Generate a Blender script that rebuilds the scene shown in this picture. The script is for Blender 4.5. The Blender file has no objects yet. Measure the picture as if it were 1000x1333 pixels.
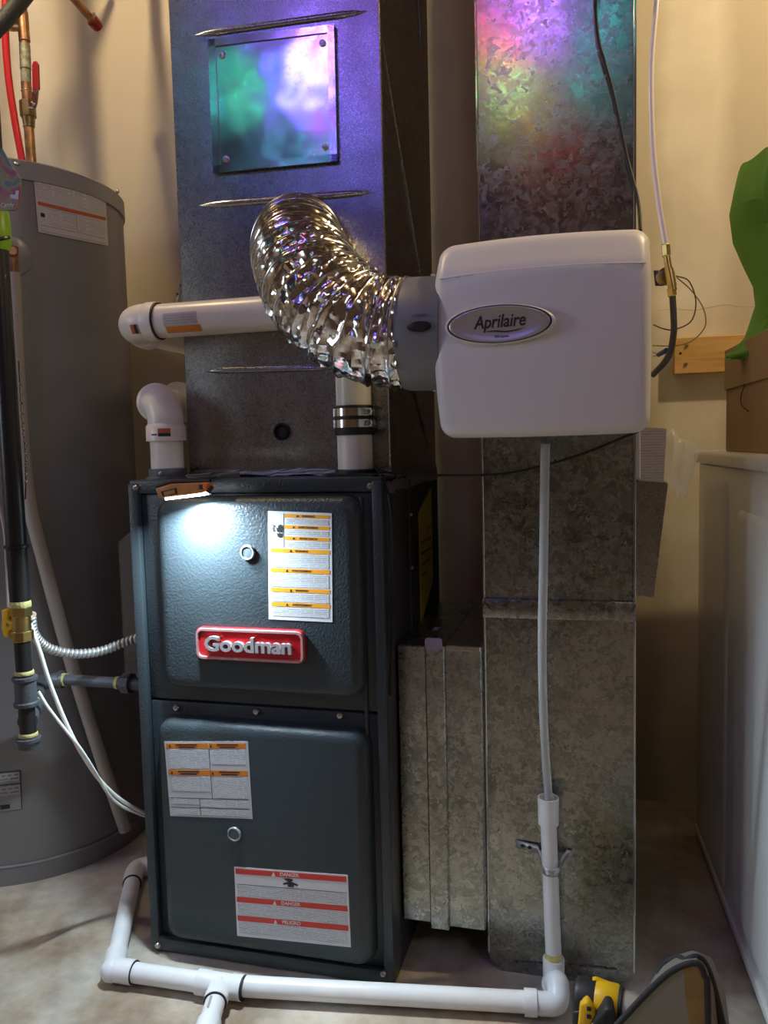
import bpy, bmesh, math, random
from mathutils import Vector, Matrix, noise
random.seed(7)
SC = bpy.context.scene
COL = SC.collection

# ---------------------------------------------------------------- camera
F = 1040.0
CAM = Vector((.803, -1.267, .9275))
YAW, PITCH, ROLL = math.radians(14.96), math.radians(4.70), math.radians(-1.42)
FW = Vector((-math.sin(YAW)*math.cos(PITCH), math.cos(YAW)*math.cos(PITCH), -math.sin(PITCH)))
_r = Vector((math.cos(YAW), math.sin(YAW), 0)); _u = _r.cross(FW)
RT = math.cos(ROLL)*_r + math.sin(ROLL)*_u
UP = -math.sin(ROLL)*_r + math.cos(ROLL)*_u
cd = bpy.data.cameras.new('camera'); cam = bpy.data.objects.new('camera', cd); COL.objects.link(cam)
cam.matrix_world = Matrix(((RT.x, UP.x, -FW.x, CAM.x), (RT.y, UP.y, -FW.y, CAM.y), (RT.z, UP.z, -FW.z, CAM.z), (0, 0, 0, 1)))
cd.sensor_fit = 'VERTICAL'; cd.sensor_height = 36; cd.lens = 36*F/1333; cd.clip_start = .02
SC.camera = cam

# ---------------------------------------------------------------- world, lights, exposure
w = bpy.data.worlds.new('world'); SC.world = w; w.use_nodes = True
w.node_tree.nodes['Background'].inputs[0].default_value = (.35, .33, .36, 1)
w.node_tree.nodes['Background'].inputs[1].default_value = .05
SC.view_settings.view_transform = 'Standard'; SC.view_settings.look = 'None'
SC.view_settings.gamma = 1; SC.view_settings.use_curve_mapping = False
SC.view_settings.exposure = 0.25

def point(name, loc, color, energy, radius):
    l = bpy.data.lights.new(name, 'POINT'); l.color = color; l.energy = energy; l.shadow_soft_size = radius
    o = bpy.data.objects.new(name, l); COL.objects.link(o); o.location = loc; return o
def area(name, loc, target, size, sizey, color, energy):
    l = bpy.data.lights.new(name, 'AREA'); l.shape = 'RECTANGLE'; l.size = size; l.size_y = sizey; l.color = color; l.energy = energy
    o = bpy.data.objects.new(name, l); COL.objects.link(o); o.location = loc
    o.rotation_euler = (Vector(target)-Vector(loc)).to_track_quat('-Z', 'Y').to_euler(); return o
WARM = (1.0, .78, .45)
point('assumed_bulb_over_dryer', (1.62, .10, 2.30), WARM, 38, .035)  # unseen bulb, assumed from the wall board's cast shadow
point('assumed_bulb_over_water_heater', (-.40, .01, 2.37), WARM, 24, .03)  # unseen bulb, assumed from the pipe shadows on the back wall
area('assumed_cool_light', (-1.86, -1.25, 1.35), (.6, -.2, .6), .7, .9, (.72, .86, 1.0), 14.5)  # unseen cool area light, assumed from the dryer's lit side; no window known
area('front_fill', (2.4, -2.3, 2.38), (.7, -.4, .6), .6, .3, (1.0, .90, .86), 5)  # added soft fill to brighten the fronts, not a known ceiling fixture
# assumed coloured festive bulbs strung along the ceiling joists, placed from duct reflections
GRN, RED, VIO, BLU, CYA, ORA = (.03, 1, .30), (1, .03, .06), (.34, .14, 1), (.13, .14, 1), (.05, .8, .8), (1, .5, .12)
for nm, loc, c, e in [
    ('red', (.48, -1.54, 2.33), RED, 1.0), ('green', (.46, -1.83, 2.33), GRN, .9), ('violet', (.62, -1.33, 2.33), VIO, 1.9),
    ('orange', (.46, -2.09, 2.33), ORA, .45), ('red', (.61, -2.59, 2.33), RED, .35), ('cyan', (.78, -1.96, 2.33), CYA, .3), ('cyan', (.83, -1.49, 2.33), CYA, .3),
    ('green', (-.51, -1.55, 2.33), GRN, .28), ('cyan', (-.51, -2.24, 2.33), CYA, .30), ('blue', (-.25, -1.54, 2.33), BLU, 4.0),
    ('violet', (-.12, -1.33, 2.33), VIO, 2.8), ('cyan', (-.68, -1.50, 2.33), CYA, .3), ('red', (-.29, -1.98, 2.33), RED, .25), ('blue', (-.22, -2.28, 2.33), BLU, 3.0)]:
    point('assumed_festive_bulb_'+nm, loc, c, e, .03)

# ---------------------------------------------------------------- unprojection helpers (pixel of the 1000x1333 photo -> point at a known plane)
def ray(px, py):
    return FW + RT*((px-500)/F) + UP*((666.5-py)/F)
def at(px, py, Y=None, X=None, Z=None):
    d = ray(px, py)
    t = (X-CAM.x)/d.x if X is not None else (Y-CAM.y)/d.y if Y is not None else (Z-CAM.z)/d.z
    return CAM + d*t
def path3(pts): return [at(a, b, Y=c) for a, b, c in pts]

# ---------------------------------------------------------------- materials
MATS = {}
def newmat(name):
    m = bpy.data.materials.new(name); m.use_nodes = True; MATS[name] = m
    nt = m.node_tree; return m, nt, nt.nodes['Principled BSDF']
def N(nt, t, **kw):
    n = nt.nodes.new(t)
    for k, v in kw.items(): setattr(n, k, v)
    return n
def rgba(c): return (c[0], c[1], c[2], 1)
def s2l(h):
    c = [int(h[i:i+2], 16)/255 for i in (0, 2, 4)]
    return tuple(x/12.92 if x <= .04045 else ((x+.055)/1.055)**2.4 for x in c)
def mat(name, col, rough=.5, metal=0, var=0, vscale=20, bump=0, bscale=80, spec=.5, emit=None, estr=0, coat=0, alpha=1, trans=0, ior=1.45, detail=3, col2=None):
    m, nt, b = newmat(name)
    b.inputs['Roughness'].default_value = rough; b.inputs['Metallic'].default_value = metal
    b.inputs['Base Color'].default_value = rgba(col); b.inputs['Specular IOR Level'].default_value = spec
    b.inputs['Coat Weight'].default_value = coat; b.inputs['Alpha'].default_value = alpha
    b.inputs['Transmission Weight'].default_value = trans; b.inputs['IOR'].default_value = ior
    if emit: b.inputs['Emission Color'].default_value = rgba(emit); b.inputs['Emission Strength'].default_value = estr
    if var or bump:
        tc = N(nt, 'ShaderNodeTexCoord')
    if var:
        nz = N(nt, 'ShaderNodeTexNoise'); nz.inputs['Scale'].default_value = vscale; nz.inputs['Detail'].default_value = detail
        nt.links.new(tc.outputs['Object'], nz.inputs['Vector'])
        cr = N(nt, 'ShaderNodeValToRGB')
        lo = col2 if col2 else tuple(x*(1-var) for x in col); hi = col if col2 else tuple(min(1, x*(1+var)) for x in col)
        cr.color_ramp.elements[0].position = .32; cr.color_ramp.elements[1].position = .68
        cr.color_ramp.elements[0].color = rgba(lo); cr.color_ramp.elements[1].color = rgba(hi)
        nt.links.new(nz.outputs['Fac'], cr.inputs['Fac']); nt.links.new(cr.outputs['Color'], b.inputs['Base Color'])
    if bump:
        nb = N(nt, 'ShaderNodeTexNoise'); nb.inputs['Scale'].default_value = bscale; nb.inputs['Detail'].default_value = 3
        nt.links.new(tc.outputs['Object'], nb.inputs['Vector'])
        bp = N(nt, 'ShaderNodeBump'); bp.inputs['Strength'].default_value = bump; bp.inputs['Distance'].default_value = .002
        nt.links.new(nb.outputs['Fac'], bp.inputs['Height']); nt.links.new(bp.outputs['Normal'], b.inputs['Normal'])
    return m

def galvanised(name, col, lo, rough, rvar, scale, bump=.06, wave=.25, wscale=5):
    m, nt, b = newmat(name)
    b.inputs['Metallic'].default_value = 1
    tc = N(nt, 'ShaderNodeTexCoord')
    nz0 = N(nt, 'ShaderNodeTexNoise'); nz0.inputs['Scale'].default_value = scale*.8; nz0.inputs['Detail'].default_value = 2
    nt.links.new(tc.outputs['Object'], nz0.inputs['Vector'])
    mixv = N(nt, 'ShaderNodeMix', data_type='VECTOR'); mixv.inputs['Factor'].default_value = .04
    nt.links.new(tc.outputs['Object'], mixv.inputs['A']); nt.links.new(nz0.outputs['Color'], mixv.inputs['B'])
    vo = N(nt, 'ShaderNodeTexVoronoi'); vo.inputs['Scale'].default_value = scale
    nt.links.new(mixv.outputs['Result'], vo.inputs['Vector'])
    sep = N(nt, 'ShaderNodeSeparateColor'); nt.links.new(vo.outputs['Color'], sep.inputs['Color'])
    nz = N(nt, 'ShaderNodeTexNoise'); nz.inputs['Scale'].default_value = 7; nz.inputs['Detail'].default_value = 5
    nt.links.new(tc.outputs['Object'], nz.inputs['Vector'])
    ad = N(nt, 'ShaderNodeMath', operation='MULTIPLY_ADD'); ad.inputs[1].default_value = .55; 
    nt.links.new(sep.outputs[0], ad.inputs[0]); nt.links.new(nz.outputs['Fac'], ad.inputs[2])
    cr = N(nt, 'ShaderNodeValToRGB'); cr.color_ramp.elements[0].position = .35; cr.color_ramp.elements[1].position = 1.05
    cr.color_ramp.elements[0].color = rgba(lo); cr.color_ramp.elements[1].color = rgba(col)
    nt.links.new(ad.outputs[0], cr.inputs['Fac']); nt.links.new(cr.outputs['Color'], b.inputs['Base Color'])
    mr = N(nt, 'ShaderNodeMapRange'); mr.inputs['To Min'].default_value = rough-rvar; mr.inputs['To Max'].default_value = rough+rvar
    nt.links.new(sep.outputs[1], mr.inputs['Value']); nt.links.new(mr.outputs['Result'], b.inputs['Roughness'])
    bp = N(nt, 'ShaderNodeBump'); bp.inputs['Strength'].default_value = bump; bp.inputs['Distance'].default_value = .002
    nt.links.new(sep.outputs[2], bp.inputs['Height'])
    nz2 = N(nt, 'ShaderNodeTexNoise'); nz2.inputs['Scale'].default_value = wscale
    nt.links.new(tc.outputs['Object'], nz2.inputs['Vector'])
    bp2 = N(nt, 'ShaderNodeBump'); bp2.inputs['Strength'].default_value = wave; bp2.inputs['Distance'].default_value = .02
    nt.links.new(nz2.outputs['Fac'], bp2.inputs['Height']); nt.links.new(bp.outputs['Normal'], bp2.inputs['Normal'])
    nt.links.new(bp2.outputs['Normal'], b.inputs['Normal'])
    return m

def small_print(name, paper, ink, row=.0042, word=.011):
    """rows of unreadably small print: dashes of varying tone"""
    m, nt, b = newmat(name); b.inputs['Roughness'].default_value = .45
    tc = N(nt, 'ShaderNodeTexCoord'); sp = N(nt, 'ShaderNodeSeparateXYZ'); cb = N(nt, 'ShaderNodeCombineXYZ')
    nt.links.new(tc.outputs['Object'], sp.inputs[0]); nt.links.new(sp.outputs['X'], cb.inputs['X']); nt.links.new(sp.outputs['Z'], cb.inputs['Y'])
    br = N(nt, 'ShaderNodeTexBrick'); br.inputs['Scale'].default_value = 1
    br.inputs['Brick Width'].default_value = word; br.inputs['Row Height'].default_value = row
    br.inputs['Mortar Size'].default_value = row*.27; br.inputs['Mortar Smooth'].default_value = .1; br.offset = .37; br.squash = .6; br.squash_frequency = 3
    br.inputs['Color1'].default_value = rgba(ink); br.inputs['Color2'].default_value = rgba(tuple(.55*a+.45*c for a, c in zip(ink, paper)))
    br.inputs['Mortar'].default_value = rgba(paper)
    nt.links.new(cb.outputs[0], br.inputs['Vector']); nt.links.new(br.outputs['Color'], b.inputs['Base Color'])
    return m

galvanised('galv', (.46, .45, .44), (.34, .335, .325), .29, .05, 240, .035)
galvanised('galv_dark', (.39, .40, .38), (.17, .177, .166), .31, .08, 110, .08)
galvanised('galv_plate', (.66, .66, .68), (.56, .56, .58), .17, .03, 200, .02, .22, 7)
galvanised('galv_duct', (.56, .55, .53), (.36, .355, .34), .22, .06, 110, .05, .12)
mat('foil', (.84, .83, .81), .16, 1, bump=.25, bscale=38)
mat('foil_tape', (.46, .44, .43), .40, .9, bump=.4, bscale=60)
mat('wire', (.55, .55, .55), .25, 1)
mat('furnace_paint', (.034, .046, .054), .38, 0, bump=.55, bscale=260, spec=.5)
mat('furnace_side', (.050, .047, .052), .5, 0, bump=.15, bscale=200)
mat('screw_steel', (.62, .60, .57), .3, 1)
mat('pvc', (.76, .70, .63), .32, 0, var=.03, vscale=9)
mat('pvc_drain', (.82, .83, .85), .30, 0, var=.04, vscale=25)
mat('primer', (.62, .57, .22), .4, 0, var=.3, vscale=60)
mat('black_rubber', (.018, .018, .018), .55)
mat('grey_plastic', (.12, .125, .135), .45)
mat('collar_grey', (.19, .195, .21), .45, 0, var=.05, vscale=8)
mat('white_plastic', (.74, .725, .72), .38, 0, bump=.03, bscale=300)
mat('white_enamel', (.86, .86, .86), .28, 0, coat=.3)
mat('tank_paint', (.235, .232, .235), .38, .25, var=.04, vscale=4)
mat('tank_trim', (.32, .32, .33), .36, .25)
mat('chrome', (.75, .74, .72), .16, 1)
mat('badge_silver', (.62, .58, .52), .28, .55)
mat('letter_silver', (.62, .62, .66), .35, .7)
mat('badge_red', (.48, .012, .018), .35)
mat('badge_rim', (.80, .45, .45), .25, .6)
mat('ink', (.02, .02, .025), .5)
mat('paper_white', (.66, .67, .70), .45)
mat('paper_grey', (.50, .50, .53), .5)
mat('label_orange', (.80, .33, .02), .45)
mat('label_deep_orange', (.62, .20, .02), .45)
mat('label_red', (.60, .05, .035), .45)
mat('label_rust', (.52, .11, .03), .5)
mat('label_yellow', (.78, .64, .05), .5)
small_print('print_fine', (.62, .63, .66), (.29, .30, .33), .0030, .024)
small_print('print_fine_tank', (.62, .60, .58), (.38, .36, .35), .0042, .04)
small_print('print_fine_grey', (.36, .36, .36), (.17, .17, .17), .008, .018)
small_print('print_paper', (.50, .44, .43), (.36, .31, .30), .0045, .03)
small_print('print_yellow', (.72, .58, .05), (.12, .09, .02), .011, .05)
mat('brass', (.60, .46, .18), .32, 1, var=.15, vscale=40)
mat('dark_brass', (.30, .22, .11), .38, 1, var=.2, vscale=60)
mat('copper', (.40, .22, .12), .42, .9, var=.35, vscale=45)
mat('patina', (.36, .42, .33), .6, .3, var=.3, vscale=90, col2=(.20, .15, .09))
mat('solder', (.70, .66, .60), .3, 1)
mat('black_iron', (.016, .016, .017), .32, 0, bump=.15, bscale=150, spec=.6)
mat('grey_iron', (.085, .092, .105), .5, .3, bump=.5, bscale=220)
mat('pipe_paint_grey', (.11, .125, .15), .45, .2)
mat('thread_tape', (.55, .50, .20), .6, 0, var=.3, vscale=150, bump=.8, bscale=200)
mat('yellow_plastic', (.80, .47, .02), .4)
mat('red_plastic', (.30, .012, .018), .45)
mat('pex_red', (.48, .012, .02), .38)
mat('pipe_wrap', (.05, .055, .055), .6, 0, bump=.9, bscale=160)
mat('conduit', (.50, .51, .52), .42, .7)
mat('white_cable', (.74, .74, .72), .45)
mat('cream_pipe', (.46, .42, .36), .5, 0, var=.05, vscale=10)
mat('black_cable', (.012, .012, .013), .45)
mat('grey_tube', (.06, .055, .055), .4)
mat('wire_brown', (.10, .065, .02), .5)
mat('wire_olive', (.28, .21, .07), .5)
mat('wire_blue', (.02, .03, .20), .4)
mat('clear_vinyl', (.80, .84, .86), .18, 0, trans=.55, ior=1.25)
mat('milky_tube', (.88, .80, .78), .3, 0)
mat('clear_plastic', (.80, .78, .74), .25, 0, alpha=.24, bump=.8, bscale=60)
mat('sleeve_plastic', (.22, .20, .18), .35, 0, alpha=.4)
mat('sight_glass', (.10, .125, .15), .15, 0)
mat('glass_rim', (.26, .29, .32), .3, 0)
mat('cardboard', (.44, .29, .15), .8, 0, var=.06, vscale=6, bump=.1, bscale=40)
mat('cardboard_ink', (.12, .055, .02), .8)
mat('green_fabric', (.19, .44, .06), .85, 0, var=.10, vscale=7, bump=.25, bscale=400)
mat('bag_canvas', (.28, .285, .23), .85, 0, bump=.4, bscale=500, var=.06, vscale=12)
mat('bag_stain', (.30, .20, .07), .85, 0, var=.2, vscale=30, bump=.3, bscale=400)
mat('bag_webbing', (.035, .035, .036), .8, 0, bump=.5, bscale=300)
mat('bag_felt', (.24, .21, .17), .95, 0, bump=.7, bscale=350)
mat('tool_black', (.022, .023, .026), .5)
mat('tool_yellow', (.80, .48, .01), .4)
mat('tool_steel', (.62, .60, .57), .4, .6)
mat('handle_orange', (.50, .22, .06), .5, 0, var=.2, vscale=60)
mat('button_orange', (.85, .16, .03), .4)
mat('led_lens', (.9, .95, 1), .3, emit=(.80, .93, 1.0), estr=26)
mat('lime', (.22, .42, .015), .4)
mat('paper_sleeve', (.10, .085, .07), .7)
mat('lavender_tape', (.34, .32, .44), .5)
mat('plug_black', (.01, .01, .01), .6)

def wood_mat():
    m, nt, b = newmat('pine'); b.inputs['Roughness'].default_value = .6
    tc = N(nt, 'ShaderNodeTexCoord'); mp = N(nt, 'ShaderNodeMapping'); mp.inputs['Scale'].default_value = (2.5, 30, 22)
    nt.links.new(tc.outputs['Object'], mp.inputs['Vector'])
    nz = N(nt, 'ShaderNodeTexNoise'); nz.inputs['Scale'].default_value = 2.2; nz.inputs['Detail'].default_value = 4; nz.inputs['Distortion'].default_value = .6
    nt.links.new(mp.outputs[0], nz.inputs['Vector'])
    cr = N(nt, 'ShaderNodeValToRGB'); cr.color_ramp.elements[0].position = .3; cr.color_ramp.elements[1].position = .7
    cr.color_ramp.elements[0].color = (.50, .27, .085, 1); cr.color_ramp.elements[1].color = (.66, .40, .15, 1)
    nt.links.new(nz.outputs['Fac'], cr.inputs['Fac']); nt.links.new(cr.outputs['Color'], b.inputs['Base Color'])
wood_mat()
mat('old_timber', (.20, .13, .075), .8, 0, var=.2, vscale=6)
mat('block_wall', (.28, .22, .15), .8, 0, var=.1, vscale=5)

def drywall_mat():
    """painted-over drywall with paler joint compound bands"""
    m, nt, b = newmat('drywall'); b.inputs['Roughness'].default_value = .75
    tc = N(nt, 'ShaderNodeTexCoord'); sp = N(nt, 'ShaderNodeSeparateXYZ'); nt.links.new(tc.outputs['Object'], sp.inputs[0])
    nz = N(nt, 'ShaderNodeTexNoise'); nz.inputs['Scale'].default_value = 6; nz.inputs['Detail'].default_value = 4
    nt.links.new(tc.outputs['Object'], nz.inputs['Vector'])
    wob = N(nt, 'ShaderNodeMath', operation='MULTIPLY_ADD'); wob.inputs[1].default_value = .10; nt.links.new(nz.outputs['Fac'], wob.inputs[0]); offs = N(nt, 'ShaderNodeMath', operation='ADD'); offs.inputs[1].default_value = -.33; nt.links.new(sp.outputs['X'], offs.inputs[0]); nt.links.new(offs.outputs[0], wob.inputs[2])
    wv = N(nt, 'ShaderNodeMath', operation='PINGPONG'); wv.inputs[1].default_value = .305; nt.links.new(wob.outputs[0], wv.inputs[0])
    band = N(nt, 'ShaderNodeMapRange'); band.inputs['From Min'].default_value = .05; band.inputs['From Max'].default_value = .10
    band.inputs['To Min'].default_value = 1; band.inputs['To Max'].default_value = 0; nt.links.new(wv.outputs[0], band.inputs['Value'])
    mul = N(nt, 'ShaderNodeMath', operation='MULTIPLY'); nt.links.new(band.outputs[0], mul.inputs[0]); nt.links.new(nz.outputs['Fac'], mul.inputs[1])
    mx = N(nt, 'ShaderNodeMix', data_type='RGBA'); mx.inputs['A'].default_value = (.52, .45, .345, 1); mx.inputs['B'].default_value = (.86, .79, .68, 1)
    nt.links.new(mul.outputs[0], mx.inputs['Factor'])
    nt.links.new(mx.outputs['Result'], b.inputs['Base Color'])
    bp = N(nt, 'ShaderNodeBump'); bp.inputs['Strength'].default_value = .25; bp.inputs['Distance'].default_value = .006
    nt.links.new(nz.outputs['Fac'], bp.inputs['Height']); nt.links.new(bp.outputs['Normal'], b.inputs['Normal'])
drywall_mat()

def concrete_mat():
    m, nt, b = newmat('concrete'); b.inputs['Roughness'].default_value = .62
    tc = N(nt, 'ShaderNodeTexCoord')
    n1 = N(nt, 'ShaderNodeTexNoise'); n1.inputs['Scale'].default_value = 3.2; n1.inputs['Detail'].default_value = 6; n1.inputs['Roughness'].default_value = .62
    n2 = N(nt, 'ShaderNodeTexNoise'); n2.inputs['Scale'].default_value = 26; n2.inputs['Detail'].default_value = 6
    for n in (n1, n2): nt.links.new(tc.outputs['Object'], n.inputs['Vector'])
    cr = N(nt, 'ShaderNodeValToRGB'); e = cr.color_ramp.elements
    e[0].position = .36; e[0].color = (.28, .20, .13, 1); e[1].position = .62; e[1].color = (.56, .53, .47, 1)
    k = cr.color_ramp.elements.new(.48); k.color = (.42, .35, .27, 1)
    nt.links.new(n1.outputs['Fac'], cr.inputs['Fac'])
    mx = N(nt, 'ShaderNodeMix', data_type='RGBA', blend_type='OVERLAY'); mx.inputs['Factor'].default_value = .45
    nt.links.new(cr.outputs['Color'], mx.inputs['A']); nt.links.new(n2.outputs['Fac'], mx.inputs['B'])
    nt.links.new(mx.outputs['Result'], b.inputs['Base Color'])
    bp = N(nt, 'ShaderNodeBump'); bp.inputs['Strength'].default_value = .2; bp.inputs['Distance'].default_value = .004
    nt.links.new(n2.outputs['Fac'], bp.inputs['Height']); nt.links.new(bp.outputs['Normal'], b.inputs['Normal'])
concrete_mat()

def swirl_mat():
    """printed pastel rainbow swirl"""
    m, nt, b = newmat('rainbow_print'); b.inputs['Roughness'].default_value = .35
    tc = N(nt, 'ShaderNodeTexCoord'); nz = N(nt, 'ShaderNodeTexNoise'); nz.inputs['Scale'].default_value = 16; nz.inputs['Distortion'].default_value = 1.5
    nt.links.new(tc.outputs['Object'], nz.inputs['Vector'])
    cr = N(nt, 'ShaderNodeValToRGB'); e = cr.color_ramp.elements
    e[0].position = .30; e[0].color = (.07, .11, .19, 1); e[1].position = .72; e[1].color = (.20, .06, .13, 1)
    for p, c in ((.42, (.10, .17, .19)), (.50, (.26, .24, .11)), (.60, (.30, .07, .11))):
        k = e.new(p); k.color = rgba(c)
    nt.links.new(nz.outputs['Fac'], cr.inputs['Fac']); nt.links.new(cr.outputs['Color'], b.inputs['Base Color'])
swirl_mat()

# ---------------------------------------------------------------- geometry kit: every generator returns (verts, faces)
def join(*gs):
    V, Fc = [], []
    for v, f in gs:
        n = len(V); V += [Vector(p) for p in v]; Fc += [tuple(i+n for i in q) for q in f]
    return V, Fc
def box(x0, x1, y0, y1, z0, z1):
    V = [(x, y, z) for x in (x0, x1) for y in (y0, y1) for z in (z0, z1)]
    return [Vector(v) for v in V], [(0, 1, 3, 2), (4, 6, 7, 5), (0, 4, 5, 1), (2, 3, 7, 6), (0, 2, 6, 4), (1, 5, 7, 3)]
def from_bm(bm):
    bm.verts.index_update(); r = ([v.co.copy() for v in bm.verts], [tuple(v.index for v in f.verts) for f in bm.faces]); bm.free(); return r
def bevel(g, b, seg=2):
    bm = bmesh.new(); vs = [bm.verts.new(v) for v in g[0]]
    for f in g[1]: bm.faces.new([vs[i] for i in f])
    bmesh.ops.recalc_face_normals(bm, faces=bm.faces)
    bmesh.ops.bevel(bm, geom=list(bm.edges), offset=b, segments=seg, affect='EDGES', profile=.5, clamp_overlap=True)
    return from_bm(bm)
def bbox(x0, x1, y0, y1, z0, z1, b=.004, seg=2): return bevel(box(x0, x1, y0, y1, z0, z1), b, seg)
def frame(d):
    d = Vector(d).normalized(); a = Vector((0, 0, 1)) if abs(d.z) < .9 else Vector((1, 0, 0))
    u = a.cross(d).normalized(); return u, d.cross(u).normalized(), d
def lathe(prof, o, d, seg=32, sx=1, sy=1, capped=True, uv=None):
    """profile [(radius, distance along d)] turned about d from o"""
    u, v, d = frame(d)
    if uv: u, v = uv
    o = Vector(o); V, Fc = [], []
    for r, h in prof:
        for k in range(seg):
            a = 2*math.pi*k/seg; V.append(o + d*h + u*(r*sx*math.cos(a)) + v*(r*sy*math.sin(a)))
    for i in range(len(prof)-1):
        for k in range(seg):
            a, b = i*seg+k, i*seg+(k+1) % seg; Fc.append((a, b, b+seg, a+seg))
    if capped:
        Fc.append(tuple(range(seg))[::-1]); n = (len(prof)-1)*seg; Fc.append(tuple(n+k for k in range(seg)))
    return V, Fc
def cyl(p0, p1, r0, r1=None, seg=24, bev=0):
    p0, p1 = Vector(p0), Vector(p1); L = (p1-p0).length; r1 = r0 if r1 is None else r1
    if bev: return lathe([(r0-bev, 0), (r0, bev), (r1, L-bev), (r1-bev, L)], p0, p1-p0, seg)
    return lathe([(r0, 0), (r1, L)], p0, p1-p0, seg)
def hexn(p0, p1, r, seg=6): return cyl(p0, p1, r, seg=seg, bev=.0012)
def spline(pts, n=8):
    pts = [Vector(p) for p in pts]; out = []
    P = [pts[0]*2-pts[1]] + pts + [pts[-1]*2-pts[-2]]
    for i in range(1, len(P)-2):
        for k in range(n):
            t = k/n; a, b, c, d = P[i-1], P[i], P[i+1], P[i+2]
            out.append(.5*((2*b)+(c-a)*t+(2*a-5*b+4*c-d)*t*t+(3*b-a-3*c+d)*t**3))
    out.append(pts[-1]); return out
def sweep_frames(path):
    T = [(path[min(i+1, len(path)-1)]-path[max(i-1, 0)]).normalized() for i in range(len(path))]
    u, v, _ = frame(T[0]); out = []
    for t in T:
        u = (u - t*u.dot(t)).normalized(); out.append((u, t.cross(u).normalized(), t))
    return out
def tube(path, r, seg=12, caps=True, rfun=None):
    path = [Vector(p) for p in path]; fr = sweep_frames(path); V, Fc = [], []
    for i, (p, (u, v, t)) in enumerate(zip(path, fr)):
        for k in range(seg):
            a = 2*math.pi*k/seg; q = rfun(i, k) if rfun else (r[i] if isinstance(r, (list, tuple)) else r)
            V.append(p + u*(q*math.cos(a)) + v*(q*math.sin(a)))
    for i in range(len(path)-1):
        for k in range(seg):
            a, b = i*seg+k, i*seg+(k+1) % seg; Fc.append((a, b, b+seg, a+seg))
    if caps:
        Fc.append(tuple(range(seg))[::-1]); n = (len(path)-1)*seg; Fc.append(tuple(n+k for k in range(seg)))
    return V, Fc
def prism(poly, vec):
    """polygon of 3-D points pushed along vec"""
    n = len(poly); vec = Vector(vec); V = [Vector(p) for p in poly] + [Vector(p)+vec for p in poly]
    return V, [tuple(range(n))[::-1], tuple(range(n, 2*n))] + [(i, (i+1) % n, n+(i+1) % n, n+i) for i in range(n)]
def rr(x0, x1, z0, z1, r, n=5):
    out = []
    for cx, cz, a0 in ((x1-r, z1-r, 0), (x0+r, z1-r, 90), (x0+r, z0+r, 180), (x1-r, z0+r, 270)):
        for k in range(n+1):
            a = math.radians(a0+90*k/n); out.append((cx+r*math.cos(a), cz+r*math.sin(a)))
    return out
def stack(levels, n=5, cap0=True):
    """rounded rectangles in XZ at successive Y: levels = (x0,x1,z0,z1,r,y)"""
    V, Fc = [], []; m = 4*(n+1)
    for x0, x1, z0, z1, r, y in levels: V += [Vector((x, y, z)) for x, z in rr(x0, x1, z0, z1, r, n)]
    for i in range(len(levels)-1):
        for k in range(m):
            a, b = i*m+k, i*m+(k+1) % m; Fc.append((a, b, b+m, a+m))
    if cap0: Fc.append(tuple(range(m))[::-1])
    q = (len(levels)-1)*m; Fc.append(tuple(q+k for k in range(m))); return V, Fc

ABS = {}
def mk(name, g, m, parent=None, smooth=False, label=None, angle=40):
    V, Fc = g; V = [Vector(v) for v in V]
    lo = Vector([min(v[i] for v in V) for i in range(3)]); hi = Vector([max(v[i] for v in V) for i in range(3)]); c = (lo+hi)/2
    me = bpy.data.meshes.new(name); me.from_pydata([v-c for v in V], [], Fc)
    bm = bmesh.new(); bm.from_mesh(me); bmesh.ops.recalc_face_normals(bm, faces=bm.faces)
    if smooth:
        for f in bm.faces: f.smooth = True
        for e in bm.edges:
            if len(e.link_faces) == 2 and e.calc_face_angle(0) > math.radians(angle): e.smooth = False
    bm.to_mesh(me); bm.free()
    me.materials.append(MATS[m]); o = bpy.data.objects.new(name, me); COL.objects.link(o)
    o.parent = parent; o.location = c - (ABS[parent.name] if parent else Vector()); ABS[o.name] = c
    if label: o['label'] = label
    return o
def tag(o, label, cat, group=None):
    o['label'] = label; o['category'] = cat
    if group: o['group'] = group
    return o
def thing(name, loc, label, cat, group=None):
    o = bpy.data.objects.new(name, None); COL.objects.link(o); o.location = loc; ABS[o.name] = Vector(loc)
    o.empty_display_size = .05; return tag(o, label, cat, group)
def struct(name, g, m, parent=None, **k):
    o = mk(name, g, m, parent, **k); o['kind'] = 'structure'; return o
SHARED = {}
def shared(name, key, make, m, loc, d, parent, label=None):
    """small repeated part: one mesh shared by all, local +Z turned to d"""
    if key not in SHARED:
        V, Fc = make(); me = bpy.data.meshes.new(key); me.from_pydata(V, [], Fc); me.materials.append(MATS[m]); SHARED[key] = me
        bm = bmesh.new(); bm.from_mesh(me); bmesh.ops.recalc_face_normals(bm, faces=bm.faces); bm.to_mesh(me); bm.free()
    o = bpy.data.objects.new(name, SHARED[key]); COL.objects.link(o); o.parent = parent
    o.location = Vector(loc) - (ABS[parent.name] if parent else Vector()); o.rotation_euler = Vector(d).to_track_quat('Z', 'Y').to_euler(); ABS[o.name] = Vector(loc)
    return o
def screw_geo(r):
    def f():
        return join(lathe([(r*.98, -.0005), (r, r*.35), (r*.75, r*.75), (r*.28, r*.8), (r*.2, r*.5)], (0, 0, 0), (0, 0, 1), 12), box(-r*.8, r*.8, -r*.1, r*.1, r*.7, r*.86))
    return f
def screw(loc, d, parent, r=.005, m='screw_steel'): return shared('screw', 'screw_%s_%d' % (m, int(r*1e5)), screw_geo(r), m, loc, d, parent)

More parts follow.
